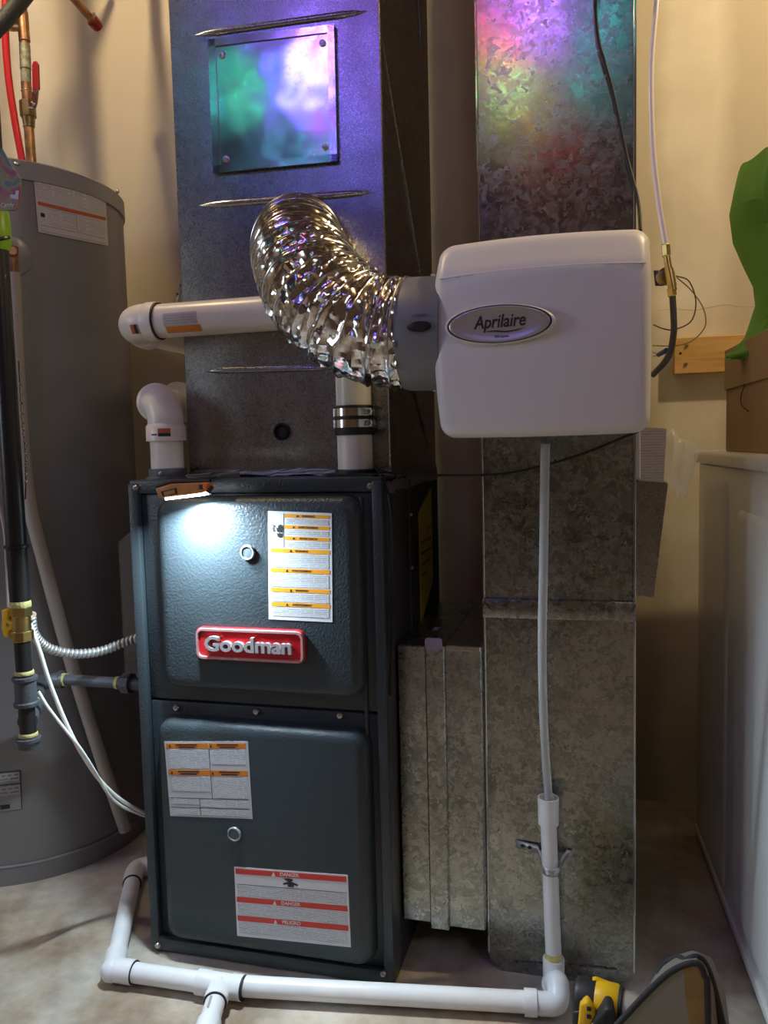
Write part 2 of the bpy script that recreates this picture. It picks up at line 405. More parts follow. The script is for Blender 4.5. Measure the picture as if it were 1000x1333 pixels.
def text_geo(s, size, M, depth=.0004, shear=0, offset=0, width=None):
    """lettering as a mesh; local x right, y up, z towards the reader, moved by matrix M; centred"""
    cu = bpy.data.curves.new('t', 'FONT'); cu.body = s; cu.size = size; cu.extrude = depth; cu.shear = shear; cu.offset = offset
    cu.align_x = 'CENTER'; cu.align_y = 'CENTER'; cu.resolution_u = 3
    o = bpy.data.objects.new('t', cu); COL.objects.link(o); bpy.context.view_layer.update()
    me = bpy.data.meshes.new_from_object(o.evaluated_get(bpy.context.evaluated_depsgraph_get()))
    V = [v.co.copy() for v in me.vertices]; Fc = [tuple(p.vertices) for p in me.polygons]
    bpy.data.objects.remove(o); bpy.data.curves.remove(cu); bpy.data.meshes.remove(me)
    if width:
        w0 = max(v.x for v in V)-min(v.x for v in V); k = width/w0
        V = [Vector((v.x*k, v.y, v.z)) for v in V]
    return [M @ v for v in V], Fc
def face_front(loc, rot=0, tilt=0):
    """matrix for something that faces -Y at loc; rot turns it in its own plane"""
    return Matrix.Translation(loc) @ Matrix.Rotation(tilt, 4, 'X') @ Matrix.Rotation(math.radians(90), 4, 'X') @ Matrix.Rotation(rot, 4, 'Z')

# ================================================================ the room
WALLY = .83
struct('floor', box(-1.9, 3.4, -4.6, WALLY+.1, -.1, 0), 'concrete')
wall = struct('wall_back', box(-1.9, 3.4, WALLY, WALLY+.1, 0, 2.44), 'drywall')
mk('joint_crack', tube([Vector((.93+i*.035, WALLY+.0007, at(900, 402, Y=WALLY).z+.004*math.sin(i*1.7)+.002*math.sin(i*4.1))) for i in range(20)], .0013, 5), 'drywall', wall)
struct('wall_left', box(-2.0, -1.9, -4.6, WALLY+.1, 0, 2.44), 'drywall')
struct('wall_right', box(3.4, 3.5, -4.6, WALLY+.1, 0, 2.44), 'block_wall')
struct('wall_front', box(-1.9, 3.4, -4.7, -4.6, 0, 2.44), 'block_wall')
ceil = struct('ceiling', box(-2.0, 3.5, -4.7, WALLY+.1, 2.62, 2.70), 'old_timber')
for i in range(14): mk('joist', box(-1.85+i*.40, -1.81+i*.40, -4.6, WALLY, 2.44, 2.62), 'old_timber', ceil)
mk('added_shadow_rod', join(cyl((-.385, -.6, 2.19), (-.385, .60, 2.17), .014), cyl((-.385, .60, 2.16), (-.385, .60, 2.44), .014)), 'copper', ceil, True)  # unseen rod added above the frame to cast a shadow streak on the wall
mk('added_shadow_rod', cyl((-.46, -.6, 2.24), (-.50, .70, 2.22), .011), 'copper', ceil, True)  # second unseen rod, added for its shadow on the wall

# ================================================================ furnace
W, H, D = .465, .876, .46
fur = thing('furnace', (W/2, D/2, 0), 'dark slate gas furnace with a red name badge and warning labels', 'furnace')
mk('cabinet', join(bbox(0, W, .012, D, 0, H, .003), box(.02, W-.02, .004, .013, 0, H)), 'furnace_side', fur)
# corner posts and lintel of the front
mk('corner_post', bbox(-.001, .017, -.016, .014, .004, H-.004, .003), 'furnace_paint', fur, True)
mk('corner_post', bbox(W-.017, W+.001, -.016, .014, .004, H-.004, .003), 'furnace_paint', fur, True)
mk('header', bbox(.0, W, -.012, .10, H-.022, H+.002, .003), 'furnace_paint', fur, True)
mk('sill', bbox(.012, W-.012, -.016, .012, .006, .030, .003), 'furnace_paint', fur, True)
def door(name, x0, x1, z0, z1, fx0, fx1, fz0, fz1):
    g = join(bbox(x0, x1, -.004, .006, z0, z1, .002),
             stack([(fx0, fx1, fz0, fz1, .030, -.003), (fx0+.003, fx1-.003, fz0+.003, fz1-.003, .028, -.020), (fx0+.007, fx1-.007, fz0+.006, fz1-.006, .025, -.029),
                    (fx0+.014, fx1-.014, fz0+.013, fz1-.013, .020, -.034), (fx0+.022, fx1-.022, fz0+.021, fz1-.021, .014, -.0355)], 6))
    return mk(name, g, 'furnace_paint', fur, True, angle=50)
a, b_ = at(199, 648, Y=-.03), at(466, 912, Y=-.012)
ud = door('upper_door', .018, W-.018, .482, H-.023, a.x, .432, .508, .850)
ld = door('lower_door', .018, W-.018, .031, .478, at(212, 1100, Y=-.03).x-.004, .436, .040, .456)
mk('rail', bbox(W-.040, W-.034, -.012, .0, .05, H-.03, .002), 'furnace_paint', fur, True)
FY = -.0356
for px, py in ((230, 921), (334, 926), (443, 931)): screw(at(px, py, Y=-.005), (0, -1, 0), fur, .006)
for px, py in ((177, 635), (482, 633)): screw(at(px, py, Y=-.0125), (0, -1, 0), fur, .0055)
for px, py in ((206, 1230), (499, 1267)): screw(at(px, py, Y=-.0165), (0, -1, 0), fur, .0055)
for px, py in ((323, 719), (306, 1085)):
    c = at(px, py, Y=FY)
    s = mk('sight_glass', lathe([(.0095, 0), (.0095, .002), (.0085, .0035), (.004, .0042)], c, (0, -1, 0), 24), 'sight_glass', fur, True, label='small round clear inspection window')
    mk('rim', lathe([(.0095, .001), (.0125, .001), (.0133, .003), (.0120, .0055), (.0100, .0055), (.0094, .003), (.0095, .001)], c, (0, -1, 0), 28, capped=False), 'glass_rim', s, True)

def qx(corners, u, v, y):
    """point inside a label given by its four photo corners TL,TR,BR,BL on plane y"""
    tl, tr, br, bl = corners
    t = Vector(tl).lerp(Vector(tr), u); b = Vector(bl).lerp(Vector(br), u); return at(*t.lerp(b, v)[:2], Y=y)
class Label:
    """flat printed sheet on a plane facing -Y; positions u,v run 0..1 right and down"""
    def __init__(s, name, corners, y, m, parent, label=None, th=.0006):
        s.c, s.y, s.th = [Vector((p[0], p[1], 0)) for p in corners], y, th
        s.o = mk(name, prism([s.p(0, 0), s.p(1, 0), s.p(1, 1), s.p(0, 1)], (0, -th, 0)), m, parent, label=label)
    def p(s, u, v, k=0): return qx(s.c, u, v, s.y) + Vector((0, -s.th*k, 0))
    def bar(s, name, u0, v0, u1, v1, m, k=1): return mk(name, prism([s.p(u0, v0, k), s.p(u1, v0, k), s.p(u1, v1, k), s.p(u0, v1, k)], (0, -s.th*.6, 0)), m, s.o)
    def poly(s, name, pts, m, k=1.8): return mk(name, prism([s.p(u, v, k) for u, v in pts], (0, -s.th*.5, 0)), m, s.o)
    def text(s, name, txt, u, v, size, m, k=1.8, width=None, offset=0):
        a, b = s.p(u-.1, v), s.p(u+.1, v); rot = math.atan2(b.z-a.z, b.x-a.x)
        return mk(name, text_geo(txt, size, face_front(s.p(u, v, k), rot), .0001, width=width, offset=offset), m, s.o)

L = Label('warning_label', [(349, 665), (432, 668), (433, 810), (350, 806)], FY-.0002, 'paper_white', fur, 'white label with seven orange warning headers and a shocked hand pictogram')
for v0, v1, u0, txt in ((.022, .055, .26, 'WARNING'), (.125, .158, .26, 'AVERTISSEMENT'), (.228, .262, .26, 'ADVERTENCIA'), (.342, .380, .045, 'WARNING'), (.524, .562, .045, 'AVERTISSEMENT'), (.705, .742, .045, 'WARNING'), (.838, .874, .045, 'AVERTISSEMENT')):
    L.bar('header_bar', u0, v0, .965, v1, 'label_orange'); uc = (u0+.965)/2
    L.text('lettering', txt, uc+.02, (v0+v1)/2, .0048, 'ink', offset=.00008)
    L.poly('alert_triangle', [(uc-.17-(.06 if len(txt) > 8 else 0), v1-.008), (uc-.13-(.06 if len(txt) > 8 else 0), v1-.008), (uc-.15-(.06 if len(txt) > 8 else 0), v0+.006)], 'ink')
for u0, v0, u1, v1 in ((.29, .064, .95, .115), (.29, .168, .95, .218), (.29, .272, .95, .332), (.06, .388, .95, .515), (.06, .570, .95, .695), (.06, .750, .95, .830), (.06, .882, .95, .965)):
    L.bar('fine_print', u0, v0, u1, v1, 'print_fine')
L.bar('rule', .245, .02, .249, .335, 'ink')
L.poly('hand_pictogram', [(.14, .185), (.135, .15), (.155, .15), (.16, .17), (.165, .125), (.185, .125), (.187, .165), (.19, .12), (.208, .12), (.208, .165), (.212, .13), (.23, .135), (.228, .19), (.21, .195), (.19, .188), (.165, .195)], 'ink')
L.poly('wrist_pictogram', [(.135, .197), (.165, .205), (.19, .198), (.215, .205), (.23, .198), (.215, .24), (.16, .24)], 'ink')
L.poly('spark_pictogram', [(.06, .122), (.11, .135), (.085, .165), (.105, .188), (.098, .192), (.07, .165), (.093, .14), (.058, .128)], 'ink')

L = Label('warning_label', [(214, 965), (323, 965), (329, 1066), (222, 1062)], FY-.0002, 'paper_grey', fur, 'white label with two orange header rows in two columns')
for v0, v1 in ((.025, .092), (.380, .448)):
    L.bar('header_bar', .02, v0, .525, v1, 'label_deep_orange'); L.bar('header_bar', .53, v0, .975, v1, 'label_deep_orange')
    for u in (.26, .75):
        L.poly('alert_triangle', [(u-.21, v0+.045), (u-.18, v0+.045), (u-.195, v0+.014)], 'ink')
        for dv in (.018, .05): L.bar('print_line', u-.14+dv, v0+dv-.007, u+.15-dv, v0+dv+.007, 'ink', 1.7)
for u0, v0, u1, v1 in ((.04, .11, .51, .36), (.55, .11, .96, .30), (.05, .47, .51, .66), (.56, .47, .96, .74), (.05, .76, .36, .83), (.38, .77, .96, .86), (.05, .89, .36, .97), (.38, .89, .96, .97)):
    L.bar('fine_print', u0, v0, u1, v1, 'print_fine')
L.bar('rule', .525, .10, .531, .75, 'ink'); L.bar('rule', .02, .75, .975, .755, 'ink'); L.bar('rule', .37, .755, .375, .98, 'ink'); L.bar('rule', .02, .875, .975, .88, 'ink')

L = Label('danger_label', [(305, 1128), (453, 1139), (457, 1233), (309, 1218)], FY-.0002, 'paper_white', fur, 'white label with three red danger bars')
for v0, v1, txt in ((.022, .098, 'DANGER'), (.43, .505, 'DANGER'), (.70, .775, 'PELIGRO')):
    L.bar('header_bar', .012, v0, .985, v1, 'label_red')
    L.text('lettering', txt, .485, (v0+v1)/2, .0088, 'paper_white', offset=.0001)
    L.poly('alert_triangle', [(.328, v1-.006), (.362, v1-.006), (.345, v0+.008)], 'paper_white')
for v0, v1 in ((.265, .42), (.515, .69), (.785, .96)): L.bar('fine_print', .02, v0, .975, v1, 'print_fine')
L.bar('rule', .02, .245, .985, .25, 'ink')
L.poly('flash_pictogram', [(.43, .115), (.475, .105), (.51, .115), (.515, .13), (.50, .15), (.56, .185), (.555, .21), (.52, .19), (.52, .225), (.47, .225), (.47, .19), (.43, .205), (.425, .18), (.475, .155)], 'ink')

# name badge
bc = at(327, 838.5, Y=FY); bw = .0975; bh = .0262
rot = math.atan2(-.008, 1)
bx0, bx1, bz0, bz1 = bc.x-bw, bc.x+bw, bc.z-bh, bc.z+bh
bd = mk('badge', stack([(bx0-.002, bx1+.002, bz0-.002, bz1+.002, .0125, FY+.001), (bx0-.002, bx1+.002, bz0-.002, bz1+.002, .0125, FY-.006), (bx0+.001, bx1-.001, bz0+.001, bz1-.001, .011, FY-.008)], 6), 'badge_red', fur, True, label='red rounded name badge reading Goodman')
rim = stack([(bx0-.001, bx1+.001, bz0-.001, bz1+.001, .012, FY-.0075), (bx0, bx1, bz0, bz1, .0115, FY-.0115), (bx0+.0035, bx1-.0035, bz0+.0035, bz1-.0035, .0085, FY-.0115), (bx0+.0045, bx1-.0045, bz0+.0045, bz1-.0045, .008, FY-.0075)], 6, cap0=False)
mk('rim', (rim[0], rim[1][:-1]), 'badge_rim', bd, True, angle=70)
mk('lettering', text_geo('Goodman', .0345, face_front((bc.x, FY-.0125, bc.z+.0005), 0), .004, offset=.0010, width=.158), 'letter_silver', bd, label='raised silver letters reading Goodman')
# side panel: energy guide label, seam, screws, foil edge
en = mk('energy_label', prism([(W+.0005, y, z) for y, z in ((.255, .795), (.385, .838), (.385, .640), (.255, .570))], (.0006, 0, 0)), 'label_yellow', fur, label='yellow energy guide label on the side of the cabinet')
mk('fine_print', prism([(W+.0012, y, z) for y, z in ((.268, .735), (.372, .775), (.372, .690), (.268, .640))], (.0004, 0, 0)), 'print_yellow', en)
mk('panel_seam', bbox(W-.001, W+.004, .17, .178, .03, H-.01, .0015), 'furnace_side', fur)
for z in (.80, .70, .58): screw((W+.004, .174, z), (1, 0, 0), fur, .004)

# intake collar and exhaust gasket plate on the furnace top
ip = at(219, 618, Y=.045); ix, iy = ip.x, .045
ep = at(463, 612, Y=.052); ex, ey = ep.x, .052
mk('intake_collar', join(lathe([(.040, 0), (.040, .004), (.0345, .006), (.0345, .020), (.0312, .020)], (ix, iy, H+.001), (0, 0, 1), 32)), 'grey_plastic', fur, True)
screw((ix+.005, iy-.0345, H+.013), (0, -1, 0), fur, .0035)
mk('exhaust_gasket', join(stack([(ex-.055, ex+.048, 0, .075, .012, 0), (ex-.055, ex+.048, 0, .075, .012, .005)]), ), 'black_rubber', fur)
go = bpy.data.objects['exhaust_gasket']; go.rotation_euler = (math.radians(90), 0, 0); go.location = Vector((ex, ey, H+.0045)) - ABS[fur.name]
go2 = lathe([(.036, 0), (.036, .006), (.031, .008)], (ex, ey, H+.006), (0, 0, 1), 28); mk('gasket_ring', go2, 'black_rubber', fur, True)

# ================================================================ supply plenum
PY = .09
pl, prr = at(241, 500, Y=PY).x, at(503.5, 400, Y=PY).x
PZ0 = H+.004
plen = thing('supply_plenum', ((pl+prr)/2, .29, PZ0), 'tall galvanised supply plenum with a screwed patch plate above the furnace', 'duct')
mk('shell', bbox(pl, prr, PY, .50, PZ0, 2.40, .002, 1), 'galv', plen)
def bead(p0, p1, parent, r=.006, m='galv'):
    p0, p1 = Vector(p0), Vector(p1); d = p1-p0; n = 14
    pts = [p0 + d*(i/n) for i in range(n+1)]
    rad = [r*min(1, .15+min(i, n-i)*.6) for i in range(n+1)]
    return mk('stiffening_bead', tube(pts, rad, 10), m, parent, True, angle=80)
for x0, y0, x1, y1 in ((254, 46, 478, 15), (260, 268, 486, 250), (268, 483, 428, 479)): bead(at(x0, y0, Y=PY), at(x1, y1, Y=PY), plen)
pc = [Vector((x, y, 0)) for x, y in ((272, 53), (436, 33), (440, 211), (279, 226))]
def pq(u, v, y): return qx(pc, u, v, y)
pan = mk('patch_plate', prism([pq(.02, .02, PY), pq(.98, .02, PY), pq(.98, .98, PY), pq(.02, .98, PY)], (0, -.006, 0)), 'galv_plate', plen, label='bright square sheet metal plate held by four screws')
for (u0, v0, u1, v1) in ((0, 0, 1, .055), (0, .945, 1, 1), (0, 0, .055, 1), (.945, 0, 1, 1)):
    ins = .03
    q = [(u0, v0), (u1, v0), (u1, v1), (u0, v1)]
    mk('turned_edge', prism([pq(u, v, PY-.004) for u, v in q], (0, -.005, 0)), 'galv_plate', pan)
for u, v in ((.10, .12), (.90, .12), (.90, .88), (.10, .90)): screw(pq(u, v, PY-.006), (0, -1, 0), plen, .006)
c = at(367, 562, Y=PY)
mk('port_plug', lathe([(.0155, -.001), (.0155, .004), (.0125, .006), (.0100, .003), (.0085, .0012)], c, (0, -1, 0), 28), 'plug_black', plen, True, label='black rubber plugged port')
# cross-break creases and seams of the side
for y0, z0, y1, z1 in ((.10, 1.62, .42, 1.22), (.10, 1.20, .42, .92), (.30, 2.3, .42, 1.75)):
    mk('crease', tube([(prr, y0, z0), (prr+.0015, (y0+y1)/2, (z0+z1)/2), (prr, y1, z1)], .002, 6), 'galv', plen, True)
# foil tape along the foot, over the furnace's rear right edge
rng = random.Random(3)
def tape(p0, p1, up, wv, n=26, name='foil_tape', parent=plen):
    p0, p1, up = Vector(p0), Vector(p1), Vector(up); V, Fc = [], []
    nr = up.cross(p1-p0).normalized()
    for i in range(n+1):
        for j in range(5):
            q = p0.lerp(p1, i/n) + up*(wv*(j/4-.0)) + up*(rng.uniform(-.003, .003) if j in (0, 4) else 0) + nr*(.001+rng.uniform(0, .0010))
            V.append(q)
    for i in range(n):
        for j in range(4): a = i*5+j; Fc.append((a, a+1, a+6, a+5))
    return mk(name, (V, Fc), 'foil_tape', parent)
tape((pl, PY-.003, PZ0+.001), (prr, PY-.003, PZ0+.001), (0, .08, 1), .009)
tape((W+.0035, .012, H-.026), (W+.0035, .455, H-.022), (-.10, 0, 1), .030, parent=fur)
tape((W-.03, .012, H+.0035), (W-.03, .455, H+.0035), (1, 0, 0), .036, parent=fur)

# ================================================================ PVC vent pipes
R2 = .0302
def elbow(name, a, c, b, r, parent, m='pvc', hub=1.16, hublen=.022, n=12):
    """90 degree fitting: from a, bending at corner c, to b, with a socket hub at each end"""
    a, c, b = Vector(a), Vector(c), Vector(b); pts = []
    for i in range(n+1):
        t = i/n; pts.append(a*(1-t)**2 + c*2*t*(1-t) + b*t*t)
    da, db = (a-c).normalized(), (b-c).normalized()
    return mk(name, join(tube(pts, r*1.09, 24), lathe([(r*1.05, -hublen*.2), (r*hub*.97, 0), (r*hub, .003), (r*hub, hublen), (r*1.0, hublen)], a, da, 28), lathe([(r*1.05, -hublen*.2), (r*hub*.97, 0), (r*hub, .003), (r*hub, hublen), (r*1.0, hublen)], b, db, 28)), m, parent, True, angle=50)
# exhaust: up from the furnace, rubber coupling, elbow, across, elbow, back to the wall
exh = thing('exhaust_vent_pipe', (ex, ey, H), 'white plastic exhaust vent running across the plenum with a clamped rubber coupling', 'pipe')
zl = at(280, 413, Y=ey).z
z_top = zl-.052
mk('pipe', cyl((ex, ey, H+.008), (ex, ey, z_top), R2, seg=32), 'pvc', exh, True)
zc0, zc1 = at(463, 566, Y=ey-.03).z, at(463, 527, Y=ey-.03).z
cp = mk('rubber_coupling', lathe([(R2, 0), (R2+.0035, 0), (R2+.0045, .003), (R2+.0045, zc1-zc0-.003), (R2+.0035, zc1-zc0), (R2, zc1-zc0)], (ex, ey, zc0), (0, 0, 1), 36), 'black_rubber', exh, True, label='black rubber coupling')
for z in (at(463, 551, Y=ey-.03).z, at(463, 536, Y=ey-.03).z):
    cl = mk('hose_clamp', join(lathe([(R2+.0045, -.0065), (R2+.0060, -.0065), (R2+.0060, .0065), (R2+.0045, .0065)], (ex, ey, z), (0, 0, 1), 36),
                               bbox(ex+R2-.002, ex+R2+.008, ey-.020, ey-.006, z-.006, z+.006, .001)), 'chrome', cp, True, label='steel hose clamp')
    mk('clamp_screw', hexn((ex+R2+.004, ey-.028, z), (ex+R2+.004, ey-.004, z), .0055), 'chrome', cp)
elbow('elbow', (ex, ey, z_top+.006), (ex, ey, zl), (ex-.046, ey, zl), R2, exh)
xl = at(207, 413, Y=ey).x
mk('pipe', cyl((ex-.05, ey, zl), (xl-.01, ey, zl), R2, seg=32), 'pvc', exh, True)
e2 = elbow('elbow', (xl-.022, ey, zl), (xl-.062, ey, zl), (xl-.062, ey+.045, zl-.004), R2, exh)
mk('joint_line', lathe([(R2+.0002, -.0016), (R2*1.10, -.0016), (R2*1.10, .0016), (R2+.0002, .0016)], (xl+.0012, ey, zl), (1, 0, 0), 32), 'ink', exh)
mk('pipe', cyl((xl-.062, ey+.05, zl-.004), (xl-.062, WALLY-.005, zl-.004), R2, seg=28), 'pvc', exh, True)
# stickers on the run
def cyl_patch(px0, px1, a0, a1, r, n=8):
    """patch on a cylinder lying along X; angle measured from -Y towards +Z"""
    V = [Vector((x, ey - r*math.cos(math.radians(a0+(a1-a0)*i/n)), zl + r*math.sin(math.radians(a0+(a1-a0)*i/n)))) for x in (px0, px1) for i in range(n+1)]
    return V, [(i, i+1, n+2+i, n+1+i) for i in range(n)]
sx0, sx1 = at(212, 413, Y=ey-.03).x, at(256, 413, Y=ey-.03).x
mk('sticker', cyl_patch(sx0, sx1, -28, 14, R2+.0004), 'print_paper', exh, label='small printed sticker with an orange band')
mk('sticker_band', cyl_patch(sx0+.002, sx1+.004, -56, -30, R2+.0005), 'label_deep_orange', exh)
mk('brand_sticker', cyl_patch(xl-.039, xl-.032, -42, -14, R2*1.16+.0005), 'label_rust', exh)
mk('brand_sticker', cyl_patch(xl-.032, xl-.026, -42, -14, R2*1.16+.0005), 'ink', exh)
# perforated hanger strap behind the elbow
st = thing('hanger_strap', at(236, 380, Y=.2), 'perforated steel strap hanging behind the white vent elbow', 'strap')
sp_ = [at(243, 345, Y=.17), at(237, 372, Y=.17), at(230, 392, Y=.17), at(226, 425, Y=.18), at(236, 436, Y=.18)]
mk('band', tube(spline(sp_, 5), .0042, 6), 'wire', st)
for i, t in enumerate((2, 5, 8, 11)):
    q = spline(sp_, 5)[t]; mk('hole', lathe([(.0028, 0), (.0028, .0006)], q+Vector((0, -.0048, 0)), (0, -1, 0), 10), 'ink', st)
# intake: short riser, hub, elbow to the back left, pipe to the wall
inn = thing('intake_vent_pipe', (ix, iy, H), 'short white plastic intake vent with a bulbous elbow beside the plenum', 'pipe')
zi0, zi1 = H+.020, at(217, 574, Y=iy).z
mk('pipe', cyl((ix, iy, H+.012), (ix, iy, zi1+.004), R2*.98, seg=32), 'pvc', inn, True)
zi2 = at(217, 554, Y=iy).z
mk('hub', lathe([(R2, 0), (R2*1.18, 0), (R2*1.18, zi2-zi1-.002), (R2*1.06, zi2-zi1+.003)], (ix, iy, zi1), (0, 0, 1), 36), 'pvc', inn, True)
ce = at(210, 522, Y=iy)
pts = [Vector((ix, iy, zi2)), Vector((ix-.001, iy+.001, zi2+.016)), Vector((ix-.009, iy+.006, zi2+.034)), Vector((ix-.022, iy+.018, zi2+.043)), Vector((ix-.032, iy+.036, zi2+.044))]
mk('elbow', join(tube(spline(pts, 6), R2*1.06, 28), lathe([(R2*1.0, -.004), (R2*1.2, 0), (R2*1.2, .03), (R2, .03)], pts[-1]-Vector((0, .012, 0)), (-.30, 1, 0), 32)), 'pvc', inn, True, angle=60)
mk('pipe', cyl(pts[-1]+Vector((0, .02, 0)), (ix-.20, WALLY-.004, zi2+.044), R2, seg=28), 'pvc', inn, True)
zm = (zi1+zi2)/2
def vpatch(x0, x1, z0, z1, r, n=5):
    V = [];
    for i in range(n+1):
        x = x0+(x1-x0)*i/n; y = iy - math.sqrt(max(1e-6, r*r-(x-ix)**2)); V += [Vector((x, y, z0)), Vector((x, y, z1))]
    return V, [(2*i, 2*i+2, 2*i+3, 2*i+1) for i in range(n)]
mk('brand_sticker', vpatch(ix+.004, ix+.024, zm+.000, zm+.008, R2*1.18+.0005), 'label_rust', inn); mk('brand_sticker', vpatch(ix+.004, ix+.024, zm-.006, zm-.0002, R2*1.18+.0005), 'ink', inn)
mk('size_mark', vpatch(ix-.010, ix+.002, zm-.004, zm-.0015, R2*1.18+.0005), 'ink', inn)
# lower wall pipe seen between intake elbow and plenum
wp = tag(mk('stub_pipe', cyl(at(232, 520, Y=.30), at(236, 520, Y=WALLY-.004), .038, seg=28), 'cream_pipe', None, True), 'tan pipe stub half hidden behind the intake elbow and plenum edge', 'pipe')

# ================================================================ return duct, boot
RY = .075
d0, d1 = (at(631, 780, Y=RY).x), (at(826, 780, Y=RY).x)
zb0, zb1 = at(728, 806, Y=RY).z, at(728, 781, Y=RY).z
ret = thing('return_duct', ((d0+d1)/2, .28, 0), 'tall galvanised return duct standing behind the white humidifier', 'duct')
cut = .022
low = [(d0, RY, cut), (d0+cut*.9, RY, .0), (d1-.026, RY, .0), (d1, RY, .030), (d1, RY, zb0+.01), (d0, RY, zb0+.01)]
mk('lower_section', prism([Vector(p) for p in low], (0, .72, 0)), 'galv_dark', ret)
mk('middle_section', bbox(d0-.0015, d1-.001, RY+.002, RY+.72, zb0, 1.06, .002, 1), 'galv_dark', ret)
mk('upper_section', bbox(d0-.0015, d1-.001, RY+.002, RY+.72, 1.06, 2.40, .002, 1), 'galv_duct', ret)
mk('drive_cleat', bbox(d0-.003, d1+.002, RY-.006, RY+.01, zb0, zb1, .002, 2), 'galv_dark', ret, True)
mk('hem', bbox(d1-.002, d1+.0022, RY-.002, RY+.006, .03, 2.40, .0008, 1), 'galv_plate', ret)
mk('hem', bbox(d0-.003, d0+.0010, RY-.002, RY+.006, .03, 2.40, .0008, 1), 'galv_plate', ret)
mk('foot_seam', tube([at(670, 1252, Y=RY-.001), at(770, 1258, Y=RY-.001), at(802, 1262, Y=RY-.001), at(812, 1276, Y=RY-.001)], .0016, 6), 'galv_dark', ret)
for px, py in ((717, 876), (650, 1082)): screw(at(px, py, Y=RY), (0, -1, 0), ret, .003)
# transition boot between furnace and return duct
BY = .047
b0, b1 = W+.004, d0-.0035
bzt = at(600, 843, Y=BY).z; bzb = at(575, 1206, Y=BY).z
boot = thing('return_air_boot', ((b0+b1)/2, .25, bzb), 'low galvanised boot joining the furnace side to the return duct', 'duct')
m0, m1 = at(556, 960, Y=BY).x, at(581, 960, Y=BY).x
mk('panel', bbox(b0, m0+.004, BY, .44, bzb+.004, bzt, .002, 1), 'galv_dark', boot)
mk('panel', bbox(m1-.004, b1, BY+.002, .44, bzb, bzt+.001, .002, 1), 'galv_dark', boot)
mk('slip_joint', bbox(m0, m1, BY-.005, .44, bzb-.004, bzt+.003, .002, 1), 'galv_dark', boot)
mk('joint_tab', stack([(m0+.001, m1-.003, bzt-.004, bzt+.016, .005, BY-.003), (m0+.001, m1-.003, bzt-.004, bzt+.016, .005, BY-.0065)]), 'lavender_tape', boot)
mk('hem', bbox(m1+.002, b1-.001, BY-.002, BY+.004, bzt-.006, bzt+.003, .001, 1), 'galv_plate', boot)
mk('stamp_sticker', box(at(569, 812, Z=bzt+.003).x, at(594, 812, Z=bzt+.003).x, .16, .185, bzt+.001, bzt+.0016), 'paper_grey', boot)

# ================================================================ humidifier
HY = -.205
hx0, hx1 = at(566, 400, Y=HY+.02).x, at(847, 400, Y=HY+.02).x
hz0, hz1 = at(710, 566, Y=HY+.02).z, at(710, 301, Y=HY+.02).z
hc = Vector(((hx0+hx1)/2, HY, (hz0+hz1)/2)); ha, hb = (hx1-hx0)/2, (hz1-hz0)/2
hum = thing('humidifier', (hc.x, -.07, hz0), 'white bypass humidifier with an oval silver badge on the return duct', 'humidifier')
def cover():
    out = rr(-1, 1, -1, 1, .14, 9); n = len(out); V, Fc = [], []
    dense = []
    for i in range(n):
        a, b = Vector(out[i]), Vector(out[(i+1) % n]); k = max(1, int((b-a).length/.12))
        dense += [a.lerp(b, j/k) for j in range(k)]
    n = len(dense)
    def surf(u, v, s):
        x = u + (-.050 if u < 0 else .012)*(1-v*v)*abs(u) + (.03 if u < 0 else 0)*abs(u)
        z = v + (.012 if v > 0 else -.012)*(1-u*u)*abs(v)
        y = -.026*(1-.55*u*u-.45*v*v)
        if v > .60: y += (v-.60)*.055
        e = max(0, s-.90)/.10
        y += .016*(1-math.sqrt(max(0, 1-e*e)))
        return Vector((hc.x+x*ha, HY+.022+y, hc.z+z*hb))
    steps = [1, .992, .975, .955, .93, .9, .85, .78, .7, .61, .52, .42, .32, .22, .12, .05]
    back = [(.988, .105), (.996, .10), (1.0, .05)]
    for s, dy in back:
        for p in dense: q = surf(p.x, p.y, 1); V.append(Vector((hc.x+(q.x-hc.x)*s, HY+.022+.016+dy, hc.z+(q.z-hc.z)*s)))
    for s in steps:
        for p in dense: V.append(surf(p.x*s, p.y*s, s))
    for i in range(len(back)+len(steps)-1):
        for k in range(n):
            a, b = i*n+k, i*n+(k+1) % n; Fc.append((a, b, b+n, a+n))
    q = (len(back)+len(steps)-1)*n; Fc.append(tuple(q+k for k in range(n))); Fc.append(tuple(range(n))[::-1])
    return V, Fc
cv = mk('cover', cover(), 'white_plastic', hum, True, angle=60)
def on_cover(u, v):
    y = -.026*(1-.55*u*u-.45*v*v) + max(0, v-.60)*.055
    x = u + (-.050 if u < 0 else .012)*(1-v*v)*abs(u) + (.03 if u < 0 else 0)*abs(u)
    return Vector((hc.x+x*ha, HY+.022+y, hc.z+v*hb))
mk('crease', tube([on_cover(-.93+1.88*i/30, .63-.02*(i/15-1)**2) + Vector((0, .0004, 0)) for i in range(31)], .0011, 6), 'white_plastic', cv, True)
mk('housing', bbox(hx0+.012, hx1-.008, HY+.13, RY-.001, hz0+.008, hz1-.010, .006), 'white_plastic', hum, True)
mk('seam_lip', bbox(hx0+.006, hx1-.002, HY+.128, HY+.142, hz0+.003, hz1-.006, .004), 'white_plastic', hum, True)
bcp = at(650, 422, Y=HY-.006)
uvx = (Vector((1, 0, -.012)), Vector((0, 0, 1)))
def ell(prof): return lathe(prof, bcp, (0, -1, 0), 56, .0685, .0240, True, uvx)
bdg = mk('badge', ell([(1.0, -.012), (1.0, .0015), (.965, .0032), (.90, .0036), (.80, .0024), (.5, .0018), (.1, .0018)]), 'badge_silver', hum, True, label='oval silver badge reading Aprilaire', angle=75)
